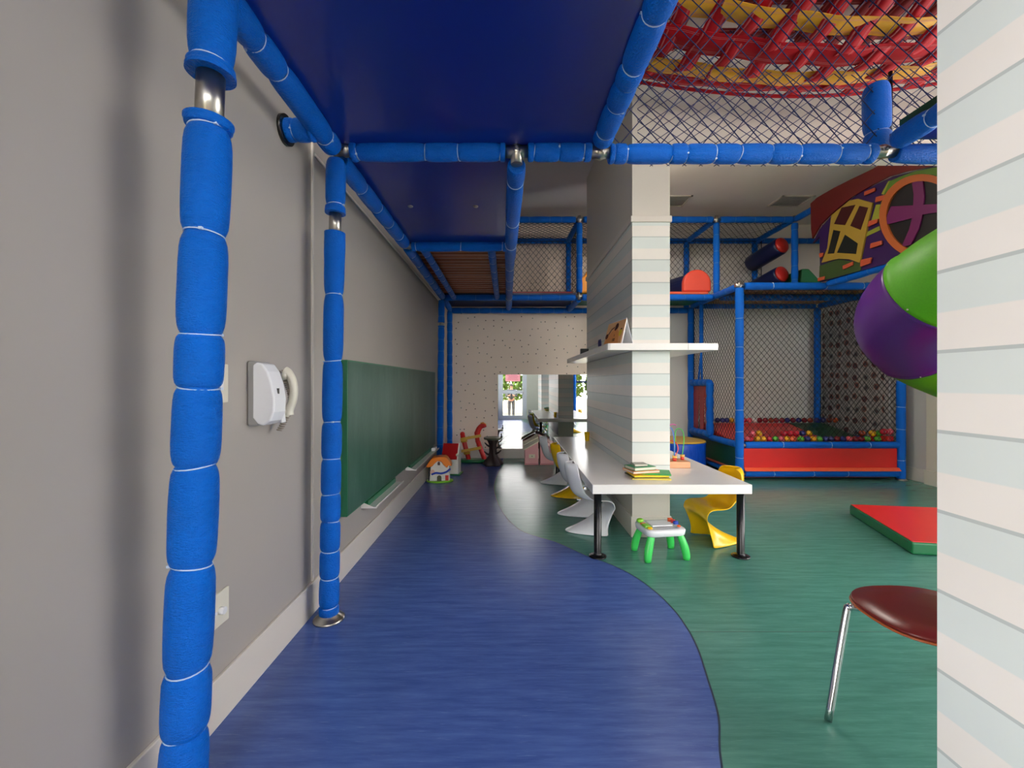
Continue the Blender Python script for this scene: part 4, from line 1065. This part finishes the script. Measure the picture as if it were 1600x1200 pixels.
# ------------------------------------------------------------------ toys
ph = thing('toy_playhouse', 'orange roofed white toy playhouse on a lime green base', 'toy house', (-.945, 5.78, 0), R(4))
obj('toy_base', MB().rings([[(.185*math.cos(a)*s, .115*math.sin(a)*s, z) for a in [2*PI*i/28 for i in range(28)]] for z, s in ((.002, .97), (.012, 1), (.022, .97))]), M_lg, ph)
hw_ = obj('toy_walls', MB().ext([(-.13, -.07, .022), (.135, -.07, .022), (.135, -.07, .235), (.0, -.07, .315), (-.11, -.07, .235)], (0, .13, 0)), mat('toy_cream', (232, 228, 216), .35), ph, bevel=.006)
rf = []
for x, z in ((-.178, .21), (-.16, .25), (-.13, .29), (-.09, .335), (0, .352), (.08, .35), (.11, .33), (.15, .27), (.17, .225)): rf.append((x, z))
lo = [(.125, .235), (.105, .20), (.06, .24), (.03, .285), (-.02, .295), (-.06, .26), (-.09, .225), (-.14, .21)]
obj('toy_roof', MB().ext([(x, -.10, z) for x, z in rf+lo], (0, .18, 0)), mat('toy_orange', (244, 134, 24), .35), ph, bevel=.008)
obj('arch_window', MB().ext([(-.022, -.074, .235)]+[(-.018-.0+.018*math.cos(a)+.012, -.074, .262+.02*math.sin(a)) for a in [PI*i/8 for i in range(8, -1, -1)]]+[(.012, -.074, .235)], (0, .01, 0)), mat('toy_dark', (70, 46, 50), .4), ph)
obj('toy_doorway', MB().ext([(-.03, -.074, .024), (-.03, -.074, .07)]+[(.03*math.cos(a), -.074, .07+.028*math.sin(a)) for a in [PI*(8-i)/8 for i in range(9)]]+[(.03, -.074, .024)], (0, .01, 0)), mat('toy_dark_green', (60, 62, 34), .4), ph)
obj('toy_ramp', MB().tube(smooth([(-.10, -.085, .115), (-.04, -.095, .135), (.03, -.10, .13), (.10, -.10, .15), (.15, -.09, .19)], 6), .013, 10), M_bl, ph)
obj('toy_wheel', MB().cyl((-.09, -.075, .145), (-.09, -.09, .145), .032, 20), mat('toy_peach', (232, 190, 170), .4), ph)
obj('toy_shutter', MB().box((.082, -.085, .03), (.125, -.072, .10)), M_rd, ph, bevel=.002)
obj('side_pillar', MB().box((-.15, -.05, .02), (-.135, .05, .22)), M_black, ph)

rh = thing('toy_barn', 'white toy barn with plain red roof behind the orange roofed playhouse', 'toy house', (-.845, 6.25, 0), R(-6))
obj('toy_base', MB().box((-.14, -.11, .002), (.15, .11, .02)), M_green, rh, bevel=.006)
obj('toy_walls', MB().ext([(-.12, -.09, .02), (.12, -.09, .02), (.12, -.09, .27), (-.12, -.09, .27)], (0, .18, 0)), MATS['toy_cream'], rh, bevel=.004)
obj('toy_roof', MB().ext([(-.125, -.13, .235), (-.125, .0, .455), (-.125, .13, .235), (-.125, .11, .235), (-.125, .0, .43), (-.125, -.11, .235)], (.23, 0, 0)), mat('toy_barn_red', (176, 22, 26), .35), rh, bevel=.004)
obj('toy_gable', MB().ext([(.105, -.125, .24), (.105, 0, .462), (.105, .125, .24)], (.02, 0, 0)), MATS['toy_cream'], rh)
obj('chimney_knob', MB().ball((.105, -.10, .30), .022, 12, 8), MATS['toy_cream'], rh)

rt = thing('toy_ramp_track', 'red and yellow toy ball ramp with an animal head and green base', 'toy', (-.60, 7.20, 0), 0)
obj('toy_base', MB().rings([[(.25*math.cos(a)*s-.0, .11*math.sin(a)*s, z) for a in [2*PI*i/28 for i in range(28)]] for z, s in ((.002, .98), (.03, 1), (.05, .95))]), M_green, rt)
def stick(p, q, r, m, nm): return obj(nm, MB().lathe(p, q, [(0, r), (.01, r*1.1), ((Vector(q)-Vector(p)).length-.01, r*1.1), ((Vector(q)-Vector(p)).length, r*.8)], 14), m, rt)
stick((-.08, 0, .03), (-.19, 0, .46), .038, M_rd, 'ramp_post'); stick((.19, 0, .04), (.07, 0, .36), .038, M_rd, 'ramp_post'); stick((.07, 0, .34), (.05, 0, .52), .036, M_rd, 'ramp_post')
obj('post_knob', MB().ball((-.19, 0, .475), .042, 14, 10), M_rd, rt)
hd = obj('animal_head', MB().tube(smooth([(.06, 0, .47), (.08, 0, .54), (.12, 0, .60), (.17, -.01, .62), (.19, -.02, .59)], 5), lambda t: .05-.014*t, 14), M_rd, rt)
obj('horn', MB().cyl((.15, 0, .63), (.16, 0, .68), .008, 8), M_or, hd); obj('mane', MB().tube([(.12, .0, .655), (.17, 0, .66), (.21, -.01, .63)], .016, 8), mat('toy_yellow_orange', (232, 160, 50), .35), hd)
M_ty = mat('toy_mustard', (206, 164, 52), .35)
for z in (.37, .165):
    obj('ramp_chute', MB().ext([(-.22, -.055, z-.0), (.13, -.055, z+.06), (.13, .055, z+.06), (-.22, .055, z)], (0, 0, .014)).ext([(-.22, -.06, z), (.13, -.06, z+.06), (.13, -.06, z+.11), (-.22, -.06, z+.045)], (0, .008, 0)), M_ty, rt, bevel=.003)
    obj('ramp_collar', MB().cyl((-.16+(.05 if z < .3 else -.0), 0, z-.03), (-.165+(.05 if z < .3 else 0), 0, z+.01), .058, 18), M_ty, rt)

tt = thing('toy_tree', 'dark brown toy tree stump stand with flat olive top', 'toy', (-.262, 6.93, 0))
prof = [(0, .15), (.02, .155), (.08, .12), (.14, .075), (.22, .058), (.33, .055), (.39, .075), (.42, .095)]
mb = MB(); rs = []
for z, r in prof:
    rs.append([((r*(1+.16*math.sin(5*a+z*9)))*math.cos(a), (r*(1+.16*math.sin(5*a+z*9)))*math.sin(a), z+.002) for a in [2*PI*i/30 for i in range(30)]])
mb.rings(rs); obj('trunk', mb, mat('dark_bark', (44, 26, 24), .55, bump=.3, bs=25), tt)
for a, h in ((20, .30), (160, .33), (200, .20), (340, .22), (90, .25)):
    c, s = math.cos(R(a)), math.sin(R(a)); obj('branch', MB().tube([(c*.05, s*.05, h-.03), (c*.10, s*.10, h-.01), (c*.145, s*.145, h+.03)], lambda t: .02-.011*t, 8), MATS['dark_bark'], tt)
obj('tree_top', MB().cyl((0, 0, .425), (0, 0, .455), .15, 28), mat('olive_plastic', (70, 76, 52), .4), tt, bevel=.006)
tag(obj('hand_bell', MB().lathe((-.12, 6.86, .458), (-.12, 6.86, 1), [(0, .02), (.01, .022), (.02, .01), (.05, .006), (.06, .012), (.07, .004)], 14), M_black), 'tiny black knob standing on the toy tree top', 'toy')

def dollhouse(x, flip, label):
    o = thing('toy_dollhouse', label, 'toy house', (x, 7.02, 0), 0, 'pink toy dollhouse halves')
    lo_, hi = .255, .375
    a, b = (lo_, hi) if not flip else (hi, lo_)
    M_pk = mat('pink_board', (222, 160, 160), .45, var=.04)
    body = obj('house_body', MB().ext([(-.11, -.09, .002), (.11, -.09, .002), (.11, -.09, b), (-.11, -.09, a)], (0, .30, 0)), M_pk, o, bevel=.004)
    s = 1 if not flip else -1
    P = [(-.135, -.125, a-.012+.0), (.118, -.125, b+.005), (.118, -.125, b+.022), (-.135, -.125, a+.006)] if not flip else [(-.118, -.125, a+.005), (.135, -.125, b-.012), (.135, -.125, b+.006), (-.118, -.125, a+.022)]
    rfm = mat('cream_roof', (226, 218, 188), .45) if not flip else mat('pink_roof', (206, 156, 152), .45)
    obj('roof_panel', MB().ext(P, (0, .17, .035)), rfm, o); obj('roof_panel', MB().ext([(x_, y_+.175, z_+.045) for x_, y_, z_ in P], (0, .17, .035)), rfm, o)
    if not flip:
        wn = obj('window_frame', MB().box((-.045, -.096, .115), (.055, -.088, .175)), MATS['cream_roof'], o)
        obj('knob', MB().ball((.005, -.098, .145), .010, 10, 6), M_chrome, wn)
    obj('base_strip', MB().box((-.115, -.096, .002), (.115, -.088, .03)), mat('deep_pink_board', (196, 128, 132), .45), o)
    return o
dollhouse(.375, False, 'pink dollhouse half with cream sloping roof and small window')
dollhouse(.625, True, 'pink dollhouse half with pink roof next to the chair')

# ------------------------------------------------------------------ outside, seen in the mirror
def outside():
    tag(obj('exterior_ground', MB().box((-14, -30, -.50), (20, YF-.13, -.36)), mat('pale_paving', (128, 118, 88), .8, var=.08)), 'pale paved terrace outside the glass door', 'ground')['kind'] = 'structure'
    rail = thing('terrace_railing', 'white terrace railing outside the big window', 'railing', (0, -4.2, -.36))
    for x in [1.4+.14*i for i in range(40)]: obj('baluster', MB().box((x, -.015, 0), (x+.03, .015, .95)), M_alu, rail)
    obj('top_rail', MB().box((1.2, -.03, .95), (7.2, .03, 1.01)), M_alu, rail); obj('bottom_rail', MB().box((1.2, -.02, .06), (7.2, .02, .11)), M_alu, rail)
    hm = mat('leaf_green', (74, 100, 22), .7, var=.5, vs=14)
    rnd = random.Random(3)
    def bush(x, y, r, h, label):
        o = thing('garden_bush', label, 'bush', (x, y, -.36), 0, 'garden bushes outside')
        mb = MB()
        for i in range(1300):
            a = rnd.uniform(0, 2*PI); b = math.acos(rnd.uniform(-.3, 1)); rr_ = r*rnd.uniform(.75, 1.05)
            c = Vector((rr_*math.sin(b)*math.cos(a), rr_*math.sin(b)*math.sin(a), h*.5+h*.5*math.cos(b)))
            u = Vector((rnd.uniform(-1, 1), rnd.uniform(-1, 1), rnd.uniform(-1, 1))).normalized(); v_ = u.orthogonal().normalized()
            n = len(mb.v); s = r*.12
            mb.v += [tuple(c+u*s), tuple(c+v_*s*.5), tuple(c-u*s), tuple(c-v_*s*.5)]; mb.face((n, n+1, n+2, n+3))
        obj('foliage', mb, hm, o); obj('stem', MB().cyl((0, 0, 0), (0, 0, h*.8), .05, 8, r2=.02), M_tan, o)
    bush(.0, -8.5, 1.2, 2.3, 'bright green bush behind the person outside'); bush(2.7, -7.2, 1.15, 2.9, 'green bush beyond the terrace railing, left one'); bush(5.3, -7.4, 1.2, 3.0, 'green bush beyond the terrace railing, right one')
outside()
po = thing('door_poster', 'pink notice poster stuck on the glass door', 'poster', (.15, -.52, 1.40))
def paper():
    k = NT('pink_paper'); tr = k.n('ShaderNodeBsdfTranslucent'); tr.inputs[0].default_value = lin((240, 190, 200)); mx = k.n('ShaderNodeMixShader'); mx.inputs[0].default_value = .5
    k.b.inputs['Base Color'].default_value = lin((240, 196, 200)); n = k.noise(k.coord(), 4, 2); k.l(k.math('MULTIPLY_ADD', n, .1, .6), k.b.inputs['Roughness'])
    k.l(k.b.outputs[0], mx.inputs[1]); k.l(tr.outputs[0], mx.inputs[2]); k.l(mx.outputs[0], k.t.nodes['Material Output'].inputs['Surface']); return k.m
obj('paper', MB().box((-.27, -.002, 0), (.27, 0, .40)), paper(), po)
for k in range(6): obj('text_line', MB().box((-.2+.02*(k % 3), .0005, .06+.05*k), (.2-.03*(k % 2), .001, .075+.05*k)), mat('pink_ink', (200, 110, 130), .7), po)

# person outside the glass door, seen only in the mirror
def skin(name, verts, edges, radii, m, parent, root=0, sub=2):
    me = bpy.data.meshes.new(name); me.from_pydata(verts, edges, []); me.materials.append(m)
    o = bpy.data.objects.new(name, me); C.objects.link(o); o.parent = parent
    md = o.modifiers.new('skin', 'SKIN'); md.use_smooth_shade = True
    sv = me.skin_vertices[0].data
    for i, r in enumerate(radii):
        sv[i].radius = r if isinstance(r, tuple) else (r, r); sv[i].use_root = (i == root)
    s = o.modifiers.new('subsurf', 'SUBSURF'); s.levels = sub; s.render_levels = sub
    return o
pe = thing('person', 'person in dark grey jacket and grey trousers standing outside the glass door', 'person', (.12, -5.0, -.36), 0)
M_skin = mat('skin', (150, 104, 80), .5); M_jack = mat('dark_jacket', (12, 14, 17), .7, var=.2); M_trou = mat('grey_trousers', (46, 47, 50), .7); M_hair = mat('dark_hair', (30, 22, 20), .6); M_shoe = mat('dark_shoe', (40, 36, 34), .5)
V = [(0, 0, .92), (0, 0, 1.10), (0, 0, 1.28), (0, 0, 1.38), (0, .01, 1.45), (0, .02, 1.53), (0, .02, 1.60)]; Rr = [(.13, .09), (.13, .09), (.14, .09), (.07, .06), (.05, .05), (.072, .085), (.05, .06)]; E = [(i, i+1) for i in range(6)]
def add(p, r, par): V.append(p); Rr.append((r, r)); E.append((par, len(V)-1)); return len(V)-1
for s in (-1, 1):
    h = add((s*.09, 0, .86), .085, 0); k = add((s*.10, .02, .48), .055, h); a = add((s*.10, 0, .09), .036, k); t = add((s*.11, .11, .03), .03, a)
    sh_ = add((s*.17, 0, 1.35), .055, 2); el = add((s*.24, .02, 1.08), .04, sh_); wr = add((s*.12, .22, 1.10), .026, el); pm = add((s*.09, .28, 1.12), .026, wr)
    for f in range(4):
        q = add((s*(.075+.0)-s*.01*f+s*.02, .325, 1.135-.014*f), .0085, pm); add((s*.06-s*.01*f+s*.02, .345-.004*f, 1.125-.014*f), .008, q)
    q = add((s*.06, .29, 1.15), .010, pm); add((s*.045, .315, 1.16), .009, q)
skin('body', V, E, Rr, M_skin, pe)
obj('face_features', MB().ball((-.028, .105, 1.565), .009, 8, 6).ball((.028, .105, 1.565), .009, 8, 6).ball((0, .115, 1.535), .013, 8, 6, sq=(.7, 1, 1.2)).box((-.02, .10, 1.50), (.02, .108, 1.506)), M_hair, pe)
hb_ = MB(); hb_.ball((0, -.005, 1.585), .095, 18, 12, sq=(.92, 1.05, .95)); obj('hair', hb_, M_hair, pe)
JV = [(0, 0, .84), (0, 0, 1.08), (0, 0, 1.28), (0, 0, 1.385)]; JR = [(.165, .115), (.16, .11), (.17, .11), (.09, .075)]; JE = [(0, 1), (1, 2), (2, 3)]
for s in (-1, 1):
    JV += [(s*.185, 0, 1.34), (s*.255, .02, 1.07), (s*.14, .19, 1.10)]; JR += [(.072, .072), (.058, .058), (.045, .045)]; n = len(JV); JE += [(2, n-3), (n-3, n-2), (n-2, n-1)]
skin('jacket', JV, JE, JR, M_jack, pe)
TV = [(0, 0, .92)]; TR_ = [(.14, .10)]; TE = []
for s in (-1, 1):
    TV += [(s*.095, 0, .82), (s*.10, .02, .48), (s*.10, 0, .09)]; TR_ += [(.10, .10), (.075, .075), (.058, .058)]; n = len(TV); TE += [(0, n-3), (n-3, n-2), (n-2, n-1)]
skin('trousers', TV, TE, TR_, M_trou, pe)
for s in (-1, 1): obj('shoe', MB().ball((s*.105, .06, .045), .05, 14, 8, sq=(.95, 2.4, .85)), M_shoe, pe)
